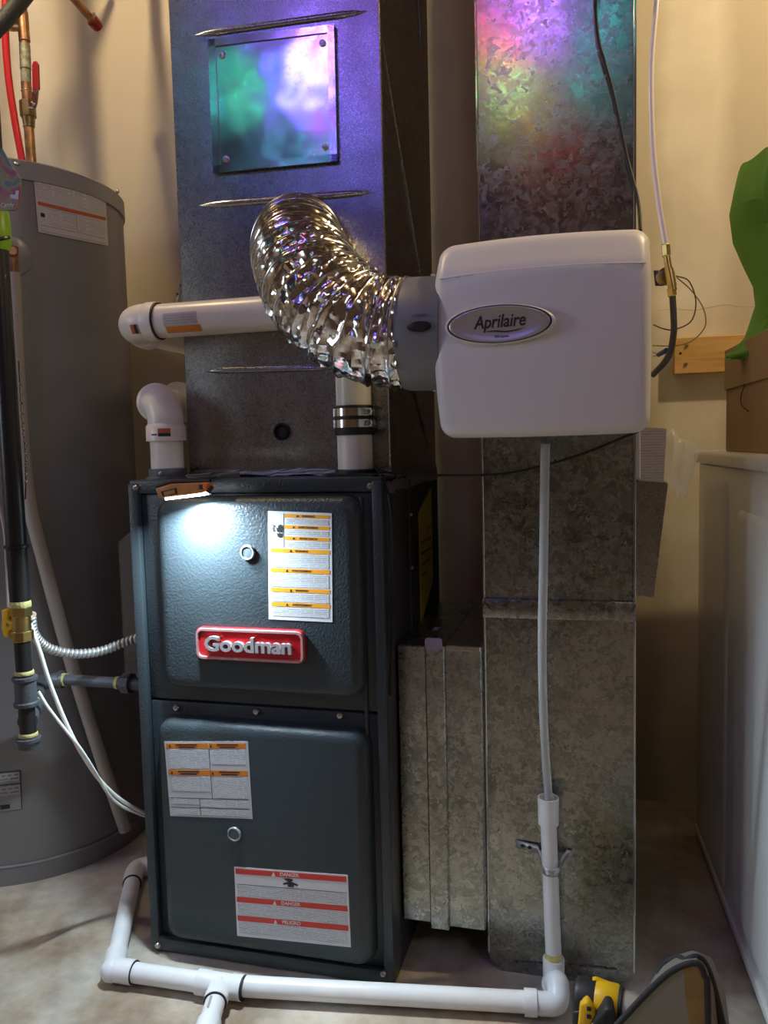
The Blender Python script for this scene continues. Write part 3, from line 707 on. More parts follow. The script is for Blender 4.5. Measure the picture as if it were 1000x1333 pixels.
rg = lathe([(1.06, -.012), (1.06, .0006), (1.02, .0030), (1.0, .0022), (.995, -.010)], bcp, (0, -1, 0), 56, .0685, .0240, False, uvx)
mk('bezel', rg, 'white_plastic', bdg, True, angle=80)
ln = lathe([(1.004, .0018), (.985, .0034), (.972, .0036), (.965, .0030)], bcp, (0, -1, 0), 56, .0685, .0240, False, uvx)
mk('outline', ln, 'ink', bdg)
mk('lettering', text_geo('Aprilaire', .0235, face_front(bcp+Vector((.001, -.0022, .003)), math.radians(.5)), .0003, shear=.22, offset=.0002, width=.068), 'ink', bdg, label='black slanted letters reading Aprilaire')
sw = [bcp+Vector((x, -.0024, z)) for x, z in ((-.020, -.0085), (-.005, -.0078), (.010, -.0098), (.024, -.0085), (.033, -.0068), (.024, -.0098), (.010, -.0112), (-.005, -.0094))]
mk('swoosh', prism(sw, (0, -.0004, 0)), 'ink', bdg)
bdg.rotation_euler.z = math.radians(-5.5)
mk('series_lettering', text_geo('500 Series', .0045, face_front(bcp+Vector((.004, -.0030, -.0160)), 0), .0001), 'ink', bdg)
# drain spigot below
spg = at(710, 574, Y=-.055)
mk('drain_spigot', lathe([(.006, 0), (.006, .014), (.011, .015), (.011, .024)], (spg.x, -.055, hz0-.018), (0, 0, 1), 20), 'grey_plastic', hum, True)
# bypass damper collar
ca = at(565, 435, Y=-.125); cb_ = at(528, 436, Y=-.125)
CR = .080
col = mk('bypass_collar', lathe([(CR-.004, 0), (CR-.001, .002), (CR-.001, .006), (CR, .008), (CR, (ca-cb_).length-.002), (CR, (ca-cb_).length+.02)], cb_, ca-cb_, 56), 'collar_grey', hum, True, label='grey round damper collar')
kx = at(547, 426, Y=-.2)
ky = -.125-math.sqrt(max(0, CR**2-(kx.z-cb_.z)**2))
mk('damper_knob', lathe([(1, -.004), (1, .004), (.8, .006), (.1, .006)], (kx.x, ky, kx.z), (0, -1, .1), 24, .0165, .0068), 'plug_black', hum, True, label='black oval damper knob')
mk('damper_lettering', text_geo('SUMMER', .0055, face_front(Vector((kx.x, ky-.0009, kx.z+.0155)), 0, math.radians(-16)), .0002), 'grey_plastic', hum)
for dz in (1, -1): screw(Vector((kx.x+.004, -.125, cb_.z+CR*dz)), (0, 0, dz), hum, .0035)

# ================================================================ flexible foil duct
fdp = spline([at(389, 312, Y=PY+.002), at(388, 315, Y=.045), at(391, 333, Y=-.035), at(413, 380, Y=-.105), at(462, 421, Y=-.125), at(505, 434, Y=-.125), cb_+Vector((.006, 0, 0))], 22)
# resample evenly
def resample(p, n):
    Ls = [0]
    for i in range(1, len(p)): Ls.append(Ls[-1]+(p[i]-p[i-1]).length)
    out = []; j = 0
    for k in range(n+1):
        s = Ls[-1]*k/n
        while j < len(p)-2 and Ls[j+1] < s: j += 1
        t = (s-Ls[j])/max(1e-9, Ls[j+1]-Ls[j]); out.append(p[j].lerp(p[j+1], min(1, max(0, t))))
    return out, Ls[-1]
flex = thing('flexible_duct', at(389, 312, Y=PY), 'crinkled silver foil flexible duct bending from plenum to humidifier collar', 'duct')
NS, SEG, TURNS = 150, 88, 15
fp, flen = resample(fdp, NS)
ffr = sweep_frames(fp)
rb = random.Random(11)
jit = [[rb.gauss(0, 1) for k in range(SEG)] for i in range(NS+1)]
def frad(i, k):
    t = i/NS; R0 = .0745 + .0055*min(1, t*1.6)
    ph = (t*TURNS + k/SEG) % 1.0; d = min(ph, 1-ph)
    sag = -.0060*math.sin(math.pi*min(1, d*2))**.8
    a = 2*math.pi*k/SEG
    q = Vector((math.cos(a)*3.2, math.sin(a)*3.2, t*11))
    amp = .12 + 1.1*min(1, max(0, (t-.22)*2.4))
    cr = noise.noise(q*1.0)*.0030 + abs(noise.noise(q*1.9+Vector((5, 1, 2))))*.0085 - .0022 + abs(noise.noise(q*3.4))*.0030*min(1, t*2)
    near = min(1, d*7)
    return R0 + sag*.8 + cr*amp*near + jit[i][k]*.00035*max(0, amp-.5)*near
mk('foil_skin', tube(fp, 0, SEG, False, frad), 'foil', flex, True, angle=28)
hel = []
u0 = 0
for j in range(TURNS*40+1):
    t = j/(TURNS*40); i = min(NS-1, int(t*NS)); f = t*NS-i
    p = fp[i].lerp(fp[i+1], f); u, v, _ = ffr[min(NS, int(round(t*NS)))]
    a = -2*math.pi*(t*TURNS); R0 = .0745 + .0055*min(1, t*1.6) + .0007
    hel.append(p + u*(R0*math.cos(a)) + v*(R0*math.sin(a)))
mk('spiral_wire', tube(hel, .0013, 6), 'wire', flex, True)

# ================================================================ condensate: clear tube and PVC drain line
sy = .045
stp = at(714, 1060, Y=sy)
drn = thing('pvc_drain_line', (stp.x, 0, 0), 'white plastic condensate drain pipe along the floor with a strapped standpipe', 'pipe')
ZP = .024
rp, r34 = .0166, .0134
tube_pts = [Vector((spg.x, -.055, hz0-.012)), at(709, 640, Y=-.050), at(708, 720, Y=-.035), at(706, 850, Y=.0), at(709, 960, Y=.03), Vector((stp.x+.001, sy, at(714, 1045, Y=sy).z)), Vector((stp.x+.001, sy, at(714, 1075, Y=sy).z))]
tag(mk('drain_tube', tube(spline(tube_pts, 8), .0070, 16), 'clear_vinyl', None, True), 'clear vinyl drain tube hanging from the humidifier into the standpipe', 'tube')
zt0, zt1 = at(714, 1078, Y=sy-.015).z, at(714, 1043, Y=sy-.015).z
mk('cup', lathe([(r34, 0), (r34+.0035, .0005), (r34+.0042, zt1-zt0), (r34+.0020, zt1-zt0), (r34+.0010, .004)], (stp.x, sy, zt0), (0, 0, 1), 32), 'pvc_drain', drn, True, label='open white socket at the top of the standpipe')
bx_ = at(724, 1255, Y=sy)
zs0 = at(720, 1252, Y=sy-.01).z
mk('standpipe', cyl((bx_.x-.004, sy, zs0), (stp.x, sy, zt0+.004), r34, seg=28), 'pvc_drain', drn, True)
pb = Vector((bx_.x-.004, sy, zs0))
mk('primer_stain', lathe([(r34+.0006, -.004), (r34+.0006, .012)], pb, (0, 0, 1), 28, capped=False), 'primer', drn, True)
eb = at(722, 1308, Z=ZP)
mk('lower_socket', lathe([(.0172, -.058), (.0176, -.050), (.0182, -.003), (.0178, 0), (.0138, 0)], pb, (0, 0, 1), 30), 'pvc_drain', drn, True)
# elbow coming forward and down, then the elbow along the floor
k0 = pb+Vector((0, -.010, -.036)); k1 = Vector((eb.x+.004, eb.y+.030, .040))
mk('elbow', join(tube(spline([k0, k0.lerp(k1, .5)+Vector((0, -.006, .004)), k1, Vector((eb.x+.004, eb.y+.004, ZP+.003)), Vector((eb.x-.016, eb.y-.001, ZP)), Vector((eb.x-.030, eb.y-.002, ZP))], 7), .0180, 24),
                 lathe([(.016, 0), (.0202, .001), (.0202, .012), (.017, .013)], k0+Vector((0, -.004, -.002)), k1-k0, 28),
                 lathe([(.016, -.002), (.0206, 0), (.0206, .020), (.0166, .020)], Vector((eb.x-.028, eb.y-.002, ZP)), (-1, -.12, 0), 28)), 'pvc_drain', drn, True, angle=60)
te = at(287, 1282, Z=ZP); el = at(148, 1262, Z=ZP)
mk('floor_pipe', cyl((eb.x-.035, eb.y-.002, ZP), te+Vector((.02, .003, 0)), rp, seg=28), 'pvc_drain', drn, True)
mk('floor_pipe', cyl(te, el, rp, seg=28), 'pvc_drain', drn, True)
def ring_line(p, d, r=rp): return mk('joint_line', lathe([(r+.0004, -.0010), (r*1.17, -.0010), (r*1.17, .0010), (r+.0004, .0010)], p, d, 28), 'ink', drn)
dx = (te-el).normalized()
bp_ = at(272, 1333, Z=ZP); db = (bp_-te).normalized()
mk('tee', join(lathe([(rp, -.042), (rp*1.22, -.041), (rp*1.22, -.022), (rp*1.16, -.018), (rp*1.16, .018), (rp*1.22, .022), (rp*1.22, .041), (rp, .042)], te, dx, 30),
               lathe([(rp*.9, 0), (rp*1.16, .004), (rp*1.16, .024), (rp*1.22, .027), (rp*1.22, .044), (rp, .044)], te, db, 28)), 'pvc_drain', drn, True)
ring_line(te+dx*.0425, dx); ring_line(te+db*.0445, db)
mk('floor_pipe', cyl(te+db*.03, te+db*.098, rp, seg=28), 'pvc_drain', drn, True)
mk('coupling', cyl(te+db*.088, te+db*.22, rp*1.2, seg=28, bev=.002), 'pvc_drain', drn, True)
bk = at(172, 1150, Z=ZP); dbk = (bk-el).normalized()
mk('elbow', join(lathe([(rp*1.1, -.004), (rp*1.2, .01), (rp*1.22, .040), (rp, .041)], el, dx, 28), lathe([(rp*1.1, -.004), (rp*1.2, .01), (rp*1.22, .046), (rp, .047)], el, dbk, 28),
                 lathe([(rp*.3, -.0215), (rp*.8, -.019), (rp*1.15, -.010), (rp*1.2, 0), (rp*1.1, .012)], el, (dx+dbk)*1, 24)), 'pvc_drain', drn, True, angle=60)
ring_line(el+dx*.0405, dx)
mk('floor_pipe', cyl(el+dbk*.03, bk+dbk*.01, rp, seg=28), 'pvc_drain', drn, True)
ring_line(bk-dbk*.001, dbk)
mk('elbow', tube(spline([bk, bk+dbk*.040, bk+dbk*.068+Vector((.012, 0, 0)), bk+dbk*.078+Vector((.05, .01, 0))], 6), rp*1.2, 24), 'pvc_drain', drn, True)
mk('print_mark', prism([te+db*a+Vector((o, -.001, rp+.0004)) for a, o in ((.05, -.006), (.078, -.006), (.078, -.002), (.05, -.002))], (0, 0, .0003)), 'print_fine_grey', drn)
# perforated strap round the standpipe
zs = at(718, 1135, Y=sy-.015).z
sxm = (stp.x+bx_.x)/2-.001
arc = [Vector((sxm-.062, RY-.002, zs+.020)), Vector((sxm-.024, RY-.004, zs+.016)), Vector((sxm-r34-.002, sy+.004, zs+.006))]
for i in range(9):
    a = math.pi*(1+i/8); arc.append(Vector((sxm+(r34+.0016)*math.cos(a), sy+(r34+.0016)*math.sin(a), zs-.002)))
arc += [Vector((sxm+r34+.002, sy+.006, zs+.006)), Vector((sxm+.024, RY-.004, zs+.013)), Vector((sxm+.034, RY-.002, zs+.012))]
V, Fc = [], []
for p in arc: V += [p+Vector((0, 0, -.007)), p+Vector((0, 0, .007))]
Fc = [(2*i, 2*i+2, 2*i+3, 2*i+1) for i in range(len(arc)-1)]
ps = mk('pipe_strap', (V, Fc), 'conduit', drn, True, label='perforated steel strap holding the standpipe')
so = ps.modifiers.new('thick', 'SOLIDIFY'); so.thickness = .0012; so.offset = 0
for p, n_ in ((Vector((sxm-.006, sy-r34-.0028, zs-.002)), (-.4, -1, 0)), (Vector((sxm+.008, sy-r34-.0020, zs-.002)), (.5, -1, 0)), (Vector((sxm-.050, RY-.0045, zs+.019)), (0, -1, 0)), (Vector((sxm-.038, RY-.0052, zs+.0175)), (0, -1, 0))):
    mk('hole', lathe([(.0033, -.0004), (.0033, .0003)], p, n_, 12), 'paper_white' if p.y < .05 else 'ink', ps)
screw(Vector((sxm+.030, RY-.003, zs+.012)), (0, -1, 0), drn, .003)

# ================================================================ water feed: tube, solenoid valve, wires
vy = -.02
vv = lambda px, py, dy=0: at(px, py, Y=vy+dy)
tag(mk('supply_tube', tube(spline([Vector((vv(857, -60, .1).x+.02, vy+.14, 2.43)), vv(857, -60, .1), vv(855, 0, .08), vv(848, 90, .05), vv(850, 190, .02), vv(858, 265, .005), vv(868, 325)], 9), .0040, 12), 'milky_tube', None, True), 'thin translucent white water tube dropping to the brass solenoid valve', 'tube')
val = thing('solenoid_valve', vv(872, 384), 'small brass solenoid valve on the right side of the humidifier', 'valve')
mk('inlet_nut', hexn(vv(866.5, 318), vv(868, 334), .0065), 'brass', val)
mk('valve_body', join(cyl(vv(868, 333), vv(871, 352), .0048, .0052), cyl(vv(871, 350), vv(875, 372), .0062, .0066), cyl(vv(875, 371), vv(876, 378), .0058)), 'brass', val, True)
mk('outlet_nut', hexn(vv(874, 374), vv(875.5, 386), .0068), 'brass', val)
sc_ = vv(866, 360, .012)
mk('coil', lathe([(.0105, -.006), (.0125, -.004), (.0125, .006), (.0105, .008), (.004, .009)], sc_, (.25, -1, 0), 28), 'dark_brass', val, True, label='round dark solenoid coil')
mk('bracket', prism([vv(851, 352, .02), vv(862, 352, .02), vv(864, 372, .02), vv(853, 372, .02)], (0, .002, 0)), 'grey_iron', val)
tag(mk('feed_hose', tube(spline([vv(875.5, 384), vv(877, 410, -.004), vv(877, 435, -.006), vv(870, 465, -.002), vv(850, 488, .03)], 8), .0046, 12), 'grey_tube', None, True), 'dark grey hose curving from the brass valve back into the humidifier', 'hose')
tag(mk('solenoid_wire', tube(spline([vv(880, 359), vv(897, 366), vv(906, 392), vv(900, 418), vv(878, 429), vv(864, 428), vv(851, 423, .02)], 8), .0010, 6), 'wire_brown', None, True), 'thin brown wire making the smaller loop beside the brass valve', 'wire')
bw_ = thing('solenoid_wire', vv(851, 450, .02), 'thin olive wire making the larger loop down to a blue crimp', 'wire')
mk('strand', tube(spline([vv(881, 361), vv(900, 378), vv(916, 402), vv(918, 425), vv(902, 443), vv(880, 450), vv(850, 450, .02)], 8), .0009, 6), 'wire_olive', bw_, True)
mk('crimp', cyl(vv(857, 462, .02), vv(868, 456, .0), .0032, .0038, 10), 'wire_blue', bw_, True)
for dy in (-4, 2): mk('strand_end', tube([vv(857, 462, .02), vv(850, 462+dy, .03)], .0006, 5), 'wire_brown', bw_)

# ================================================================ black cables
tag(mk('power_cord', tube(spline([Vector((at(777, -60, Y=.05).x+.02, .04, 2.43)), at(777, -60, Y=.05), at(775, 0, Y=.055), at(780, 55, Y=.06), at(797, 115, Y=.064), at(815, 200, Y=.064), at(830, 258, Y=.05), at(834, 300, Y=.03)], 9), .0028, 10), 'black_cable', None, True), 'black cord hanging over the upper return duct behind the humidifier', 'cord')
tag(mk('control_cable', tube(spline([at(508, 905, Y=.0), at(511, 800, Y=-.004), at(511, 700, Y=-.006), at(506, 645, Y=-.008), at(494, 616, Y=.02), at(489, 608, Y=.05), at(500, 614, Y=.04), at(540, 618, Y=.04), at(640, 618, Y=.045), at(700, 608, Y=.05), at(760, 590, Y=.05), at(830, 562, Y=.055)], 9), .0022, 8), 'black_cable', None, True), 'thin black cable looping from the furnace corner across to the humidifier', 'cable')

# ================================================================ wall board
bdx0 = at(878, 440, Y=WALLY-.038).x
z0b, z1b = at(900, 486, Y=WALLY-.038).z, at(900, 439, Y=WALLY-.038).z
brd = thing('wall_board', (bdx0+.3, WALLY-.019, z0b), 'pale pine board screwed flat to the wall behind the humidifier', 'board')
mk('plank', bbox(bdx0, bdx0+.85, WALLY-.038, WALLY-.0005, z0b, z1b, .0015, 1), 'pine', brd)
for px, py in ((894, 450), (893, 474)): screw(at(px, py, Y=WALLY-.0385), (0, -1, 0), brd, .0045, 'brass')
mk('knot', lathe([(.0032, 0), (.0032, .0004)], at(886, 460, Y=WALLY-.0382), (0, -1, 0), 10), 'ink', brd)

# ================================================================ paper, sheet metal wing and plastic bag on the return duct
wy = .13
fl = tag(mk('filter_cover', prism([at(826, 622, Y=wy), at(870, 628, Y=wy), at(851, 778, Y=wy), at(826, 775, Y=wy)], (0, .012, 0)), 'galv'), 'plain grey sheet metal cover sticking out beside the return duct', 'panel')
man = thing('paper_manual', at(848, 622, Y=.11), 'folded printed manual tucked behind the humidifier beside the duct', 'paper')
mk('pages', prism([at(832, 556, Y=.112), at(868, 558, Y=.112), at(864, 628, Y=.112), at(832, 626, Y=.112)], (0, .006, 0)), 'print_paper', man)
mk('spine', bevel(prism([at(827, 552, Y=.105), at(834, 552, Y=.105), at(834, 624, Y=.105), at(827, 624, Y=.105)], (0, .012, 0)), .002), 'paper_grey', man)
def bag_geo():
    rg = random.Random(5); V, Fc = [], []; n, m = 14, 16
    for i in range(n+1):
        t = i/n
        c = at(864+ (902-864)*t, 592+(616-592)*t, Y=.125); h = .036+.016*math.sin(t*2.6)-.008*t; d = .006+.02*math.sin(math.pi*min(1, t*1.1+.05))
        for k in range(m):
            a = 2*math.pi*k/m; nz = 1+.28*noise.noise(Vector((t*4, math.cos(a)*1.4, math.sin(a)*1.4)))
            V.append(c + Vector((.010*math.sin(a)*t, d*math.cos(a)*nz, h*math.sin(a)*nz)))
    for i in range(n):
        for k in range(m): a, b = i*m+k, i*m+(k+1) % m; Fc.append((a, b, b+m, a+m))
    Fc.append(tuple(n*m+k for k in range(m))); return V, Fc
tag(mk('plastic_bag', bag_geo(), 'clear_plastic', None, True), 'crumpled clear plastic bag hanging beside the paper manual', 'bag')

# ================================================================ dryer, carton, green bag
B = at(905, 800, Y=.66); B.z = 0; Fq = Vector((1.066, -.17, 0)); sd = (Fq-B).normalized(); sn = Vector((sd.y, -sd.x, 0))
if sn.x > 0: sn = -sn           # outward normal of the visible side, towards -X
wd = Vector((-sn.x, -sn.y, 0))    # width direction
Ld = (Fq-B).length; ZD = .875
dry = thing('dryer', B+sd*(Ld/2)+wd*.33, 'white enamel dryer with a stamped side panel at the right', 'dryer')
def DL(s, out, z): return B + sd*(s*Ld) + sn*out + Vector((0, 0, z))
def dbox(s0, s1, w0, w1, z0, z1, b): 
    V = [DL(s, -w_, z) for s in (s0, s1) for w_ in (w0, w1) for z in (z0, z1)]
    return bevel((V, [(0, 1, 3, 2), (4, 6, 7, 5), (0, 4, 5, 1), (2, 3, 7, 6), (0, 2, 6, 4), (1, 5, 7, 3)]), b, 3)
mk('body', dbox(0, 1, .006, .66, .02, ZD-.002, .006), 'white_enamel', dry, True)
mk('top', dbox(-.004, 1.01, -.006, .666, ZD-.002, ZD+.026, .009), 'white_enamel', dry, True)
mk('plinth', dbox(.02, .98, .02, .64, 0, .03, .003), 'grey_plastic', dry)
def side_panel(s0, s1, z0, z1, d):
    lv = []
    m = 4*6
    V, Fc = [], []
    for ins, out in ((0, -.006), (.006, -.006+d*.75), (.014, -.006+d), (.03, -.006+d)):
        for x, z in rr(s0*Ld+ins, s1*Ld-ins, z0+ins, z1-ins, .03, 5): V.append(DL(x/Ld, out, z))
    for i in range(3):
        for k in range(m): a, b = i*m+k, i*m+(k+1) % m; Fc.append((a, b, b+m, a+m))
    Fc.append(tuple(3*m+k for k in range(m))); Fc.append(tuple(range(m))[::-1]); return V, Fc
mk('stamped_panel', side_panel(.46, .97, .06, ZD-.075, .006), 'white_enamel', dry, True)
mk('stamped_rib', side_panel(.08, .38, .04, ZD-.03, .0035), 'white_enamel', dry, True)
mk('kick_edge', dbox(.0, 1.0, .002, .012, .012, .03, .002), 'white_enamel', dry, True)
# carton, squared up with the dryer
cy = .27; ZT = ZD+.026
cbk = at(945.5, 520, Y=.44); ztop = at(947, 458, Y=.44).z
ctn = thing('cardboard_carton', (cbk.x+.17, .26, ZT), 'brown cardboard carton standing on the dryer below the green bag', 'box')
def cq(s_, w_, z): return Vector((cbk.x, .44, 0)) + sd*s_ - sn*w_ + Vector((0, 0, z))
def cbox(s0, s1, w0, w1, z0, z1, b):
    V = [cq(a, c, z) for a in (s0, s1) for c in (w0, w1) for z in (z0, z1)]
    return bevel((V, [(0, 1, 3, 2), (4, 6, 7, 5), (0, 4, 5, 1), (2, 3, 7, 6), (0, 2, 6, 4), (1, 5, 7, 3)]), b, 1)
mk('carton_body', cbox(0, .40, 0, .30, ZT, ztop, .002), 'cardboard', ctn)
mk('flap', cbox(.002, .398, -.004, 0, ztop-.075, ztop+.002, .001), 'cardboard', ctn)
def csc(px, py):
    d = ray(px, py); o = cq(0, -.0045, 0); n_ = sn; t = (o-CAM).dot(n_)/d.dot(n_); return CAM+d*t
mk('scribble', tube(spline([csc(970, 500), csc(965, 515), csc(966, 528), csc(974, 535)], 5), .0011, 6), 'cardboard_ink', ctn)
# green bag: upright crumpled cloth with a lip falling over the carton's edge
def green():
    prof = [(945, 466, .0), (958, 456, .01), (972, 440, .03), (983, 415, .045), (989, 392, .05), (986, 368, .05), (975, 335, .05), (962, 300, .05), (955, 272, .05), (959, 245, .05), (965, 220, .05), (970, 206, .045), (984, 201, .03)]
    rowf = [0, .01, .02, .01, .055, .05, .032, .008, .036, .042, .040, .032, .015]
    V, Fc = [], []; m = 56
    for j, (px, py, dd) in enumerate(prof):
        c0 = at(px, py, Y=cy-.012); hw = .15 if j > 2 else .15-.0*j; dep = .035+dd*1.5
        c = c0+Vector((hw, dep*.55, 0))
        for k in range(m):
            a = 2*math.pi*k/m
            f = 1 + .42*noise.noise(Vector((math.cos(a)*2.6, math.sin(a)*2.6, j*.42+3))) + .25*abs(noise.noise(Vector((math.cos(a)*4.5+j*.25, math.sin(a)*4, j*.3))))
            if abs(math.cos(a)+1) < .02: f = 1
            fold = .022*noise.noise(Vector((a*2.2, j*.55, 1.3))) + .018*abs(noise.noise(Vector((a*3.1+j*.35, j*.25, 7.7)))) - .006
            V.append(c + Vector((hw*math.cos(a)*(1-.10*abs(noise.noise(Vector((a*2, j*.6, 4.4))))*(0 if abs(a-math.pi) < .2 else 1)), dep*math.sin(a)*f - fold - 1.2*rowf[j]*max(0, math.cos(a-1.22*math.pi))**2, .012*noise.noise(Vector((math.cos(a)*2.2, math.sin(a)*2, j*.5))))))
    n = len(prof)
    for i in range(n-1):
        for k in range(m): a, b = i*m+k, i*m+(k+1) % m; Fc.append((a, b, b+m, a+m))
    Fc.append(tuple(range(m))[::-1]); Fc.append(tuple((n-1)*m+k for k in range(m))); return V, Fc
gb = thing('green_bag', at(990, 460, Y=cy)+Vector((.1, .05, 0)), 'bright green cloth bag slumped on top of the cardboard carton', 'bag')
mk('cloth', green(), 'green_fabric', gb, True, angle=35)
mk('hem', tube(spline([at(945, 464, Y=cy-.016), at(957, 462, Y=cy-.02), at(975, 457, Y=cy-.024), at(992, 449, Y=cy-.024), at(1012, 440, Y=cy-.02)], 6), [.004]*25, 10), 'green_fabric', gb, True)

# ================================================================ water heater
TC = Vector((-.5585, .373, 0)); TR = .283
def at_cyl(px, py, R=TR):
    d = ray(px, py); o = CAM-TC; a = d.x**2+d.y**2; b = 2*(o.x*d.x+o.y*d.y); c = o.x**2+o.y**2-R*R
    t = (-b-math.sqrt(max(0, b*b-4*a*c)))/(2*a); return CAM+d*t
TH = at_cyl(100, 225).z
tank = thing('water_heater', TC, 'large grey cylindrical water heater at the left', 'water heater')
mk('jacket', lathe([(TR-.002, .03), (TR-.002, TH-.03)], TC, (0, 0, 1), 128), 'tank_paint', tank, True)
mk('top_cap', lathe([(TR+.001, TH-.040), (TR+.0025, TH-.039), (TR+.0025, TH-.003), (TR-.0005, TH), (TR-.03, TH+.003), (.02, TH+.012)], TC, (0, 0, 1), 128), 'tank_trim', tank, True, angle=22)
mk('base_ring', lathe([(TR+.002, 0), (TR+.002, .040), (TR-.001, .042)], TC, (0, 0, 1), 128), 'tank_paint', tank, True)
mk('ring_edge', lathe([(TR+.0022, .040), (TR+.0042, .0415), (TR+.0036, .044), (TR-.001, .0445)], TC, (0, 0, 1), 128, capped=False), 'tank_trim', tank, True)
def cp_at(px, py, k=0):
    p = at_cyl(px, py, TR+.0004+k); return p
def curved(corn, u0, v0, u1, v1, k, n=10):
    tl, tr, br, bl = [Vector((p[0], p[1], 0)) for p in corn]; V = []
    for i in range(n+1):
        for v in (v0, v1):
            u = u0+(u1-u0)*i/n; q = tl.lerp(tr, u).lerp(bl.lerp(br, u), v); V.append(cp_at(q.x, q.y, k))
    return V, [(2*i, 2*i+2, 2*i+3, 2*i+1) for i in range(n)]
tl_ = [(43, 224), (137, 250), (141, 320), (50, 302)]
mat('tank_label', (.60, .58, .56), .5)
wl = mk('warning_label', curved(tl_, 0, 0, 1, 1, 0), 'tank_label', tank, label='pale warning label with an orange stripe')
for (u0, v0, u1, v1, m, nm) in ((.02, .02, .98, .025, 'ink', 'rule'), (.03, .05, .54, .42, 'print_fine_tank', 'fine_print'), (.57, .05, .97, .42, 'print_fine_tank', 'fine_print'), (.03, .475, .985, .535, 'label_rust', 'stripe'), (.17, .56, .55, .83, 'print_fine_tank', 'fine_print'), (.60, .56, .97, .83, 'print_fine_tank', 'fine_print'), (.04, .87, .97, .875, 'ink', 'rule'), (.04, .965, .97, .97, 'ink', 'rule'), (.565, .55, .569, .86, 'ink', 'rule')):
    mk(nm, curved(tl_, u0, v0, u1, v1, .0006), m, wl)
mk('pictogram', curved(tl_, .055, .66, .115, .73, .0006, 2), 'ink', wl)
rl = [(-30, 1008), (27, 1003), (29, 1053), (-28, 1060)]
mat('tank_label_grey', (.26, .26, .26), .5)
r_l = mk('rating_label', curved(rl, 0, 0, 1, 1, 0), 'tank_label_grey', tank, label='grey rating label')
for (u0, v0, u1, v1, m) in ((.5, .04, .96, .25, 'print_fine_grey'), (.5, .36, .96, .62, 'print_fine_grey'), (.5, .84, .72, .95, 'ink'), (.0, .32, 1, .34, 'ink'), (.0, .0, 1, .02, 'ink'), (.98, .0, 1, 1, 'ink')):
    mk('fine_print', curved(rl, u0, v0, u1, v1, .0006), m, r_l)
for px, py in ((22, 212), (152, 249)):
    p = at_cyl(px, py, TR+.003); screw(p, (p-TC)*Vector((1, 1, 0)), tank, .006)
# relief valve with its round escutcheon, and the discharge pipe
p = at_cyl(14, 334, TR); nd = Vector((p.x-TC.x, p.y-TC.y, 0)).normalized()
mk('escutcheon', lathe([(.040, .0), (.040, .004), (.030, .010), (.010, .012)], p, nd, 36), 'tank_trim', tank, True)
mk('relief_valve', join(lathe([(.011, 0), (.011, .05), (.008, .055)], p, nd, 20), cyl(p+nd*.035+Vector((0, 0, .012)), p+nd*.035-Vector((0, 0, .045)), .0125, .011)), 'copper', tank, True)
dp = [p+nd*.035-Vector((0, 0, .04))] + [at_cyl(a, b, TR+.035) for a, b in ((24, 500), (36, 640), (60, 742), (95, 870), (130, 982), (163, 1080))]
mk('discharge_pipe', tube(spline(dp, 8), .0140, 18), 'cream_pipe', tank, True, label='long tan plastic discharge pipe')

# ================================================================ pipes above the water heater
def seg(x0, y0, x1, y1, r, Y, Y2=None): return cyl(at(x0, y0, Y=Y), at(x1, y1, Y=Y if Y2 is None else Y2), r, seg=20)
cy_ = .42
cop = thing('copper_water_pipe', at(40, 200, Y=cy_), 'copper water pipe with a red handled shutoff valve above the water heater', 'pipe')
C_ = lambda x, y: at(x, y, Y=cy_)
mk('pipe', cyl(Vector((C_(28, -40).x-.01, cy_, 2.44)), C_(32, 60), .0112, seg=20), 'copper', cop, True)
mk('tee', join(cyl(C_(29, 16), C_(32, 54), .0128, seg=20), cyl(C_(31, 35), C_(17, 33), .0118, seg=20)), 'copper', cop, True)
mk('branch_cap', cyl(C_(19, 34), C_(10, 33), .0122, seg=20, bev=.003), 'brass', cop, True)
for y, x in ((17, 29), (53, 32), (90, 33.5), (119, 34.5), (165, 37)): mk('solder_ring', lathe([(.0122, -.001), (.0132, 0), (.0122, .001)], C_(x, y), C_(x+.8, y+10)-C_(x, y), 20), 'solder', cop, True)
mk('patina_section', join(cyl(C_(32, 58), C_(33.5, 90), .0122, .0124, 20), cyl(C_(33.5, 91), C_(34.5, 118), .0118, .0112, 20)), 'patina', cop, True)
mk('pipe', cyl(C_(34, 108), C_(36, 134), .0118, seg=20), 'copper', cop, True)
vb = mk('valve_body', join(hexn(C_(35.5, 132), C_(37, 153), .0185, 8), cyl(C_(37, 152), C_(38, 166), .0155, .0125, 16)), 'dark_brass', cop, True)
h0 = at(43, 137, Y=cy_-.02); h1 = at(46, 117, Y=cy_-.022); h2 = at(45.5, 84, Y=cy_-.022)
vh = mk('valve_handle', bevel(prism([h1+Vector((-.0085, 0, 0)), h1+Vector((.009, 0, 0)), h2+Vector((.008, 0, .0)), h2+Vector((.004, 0, .008)), h2+Vector((-.004, 0, .008)), h2+Vector((-.0085, 0, 0))], (0, .006, 0)), .0012), 'red_plastic', cop, label='red lever handle')
mk('handle_shank', join(bevel(prism([h0+Vector((-.013, 0, -.004)), h0+Vector((.005, 0, -.008)), h0+Vector((.011, 0, .004)), h1+Vector((.008, 0, 0)), h1+Vector((-.0075, 0, 0)), h0+Vector((-.006, 0, .012))], (0, .004, 0)), .001), lathe([(.006, 0), (.006, .006), (.004, .008)], h0+Vector((0, .001, 0)), (0, -1, 0), 12)), 'wire', vh)
mk('pipe', cyl(C_(37.5, 164), Vector((C_(41, 205).x, cy_, TH-.004)), .0115, seg=20), 'copper', cop, True)
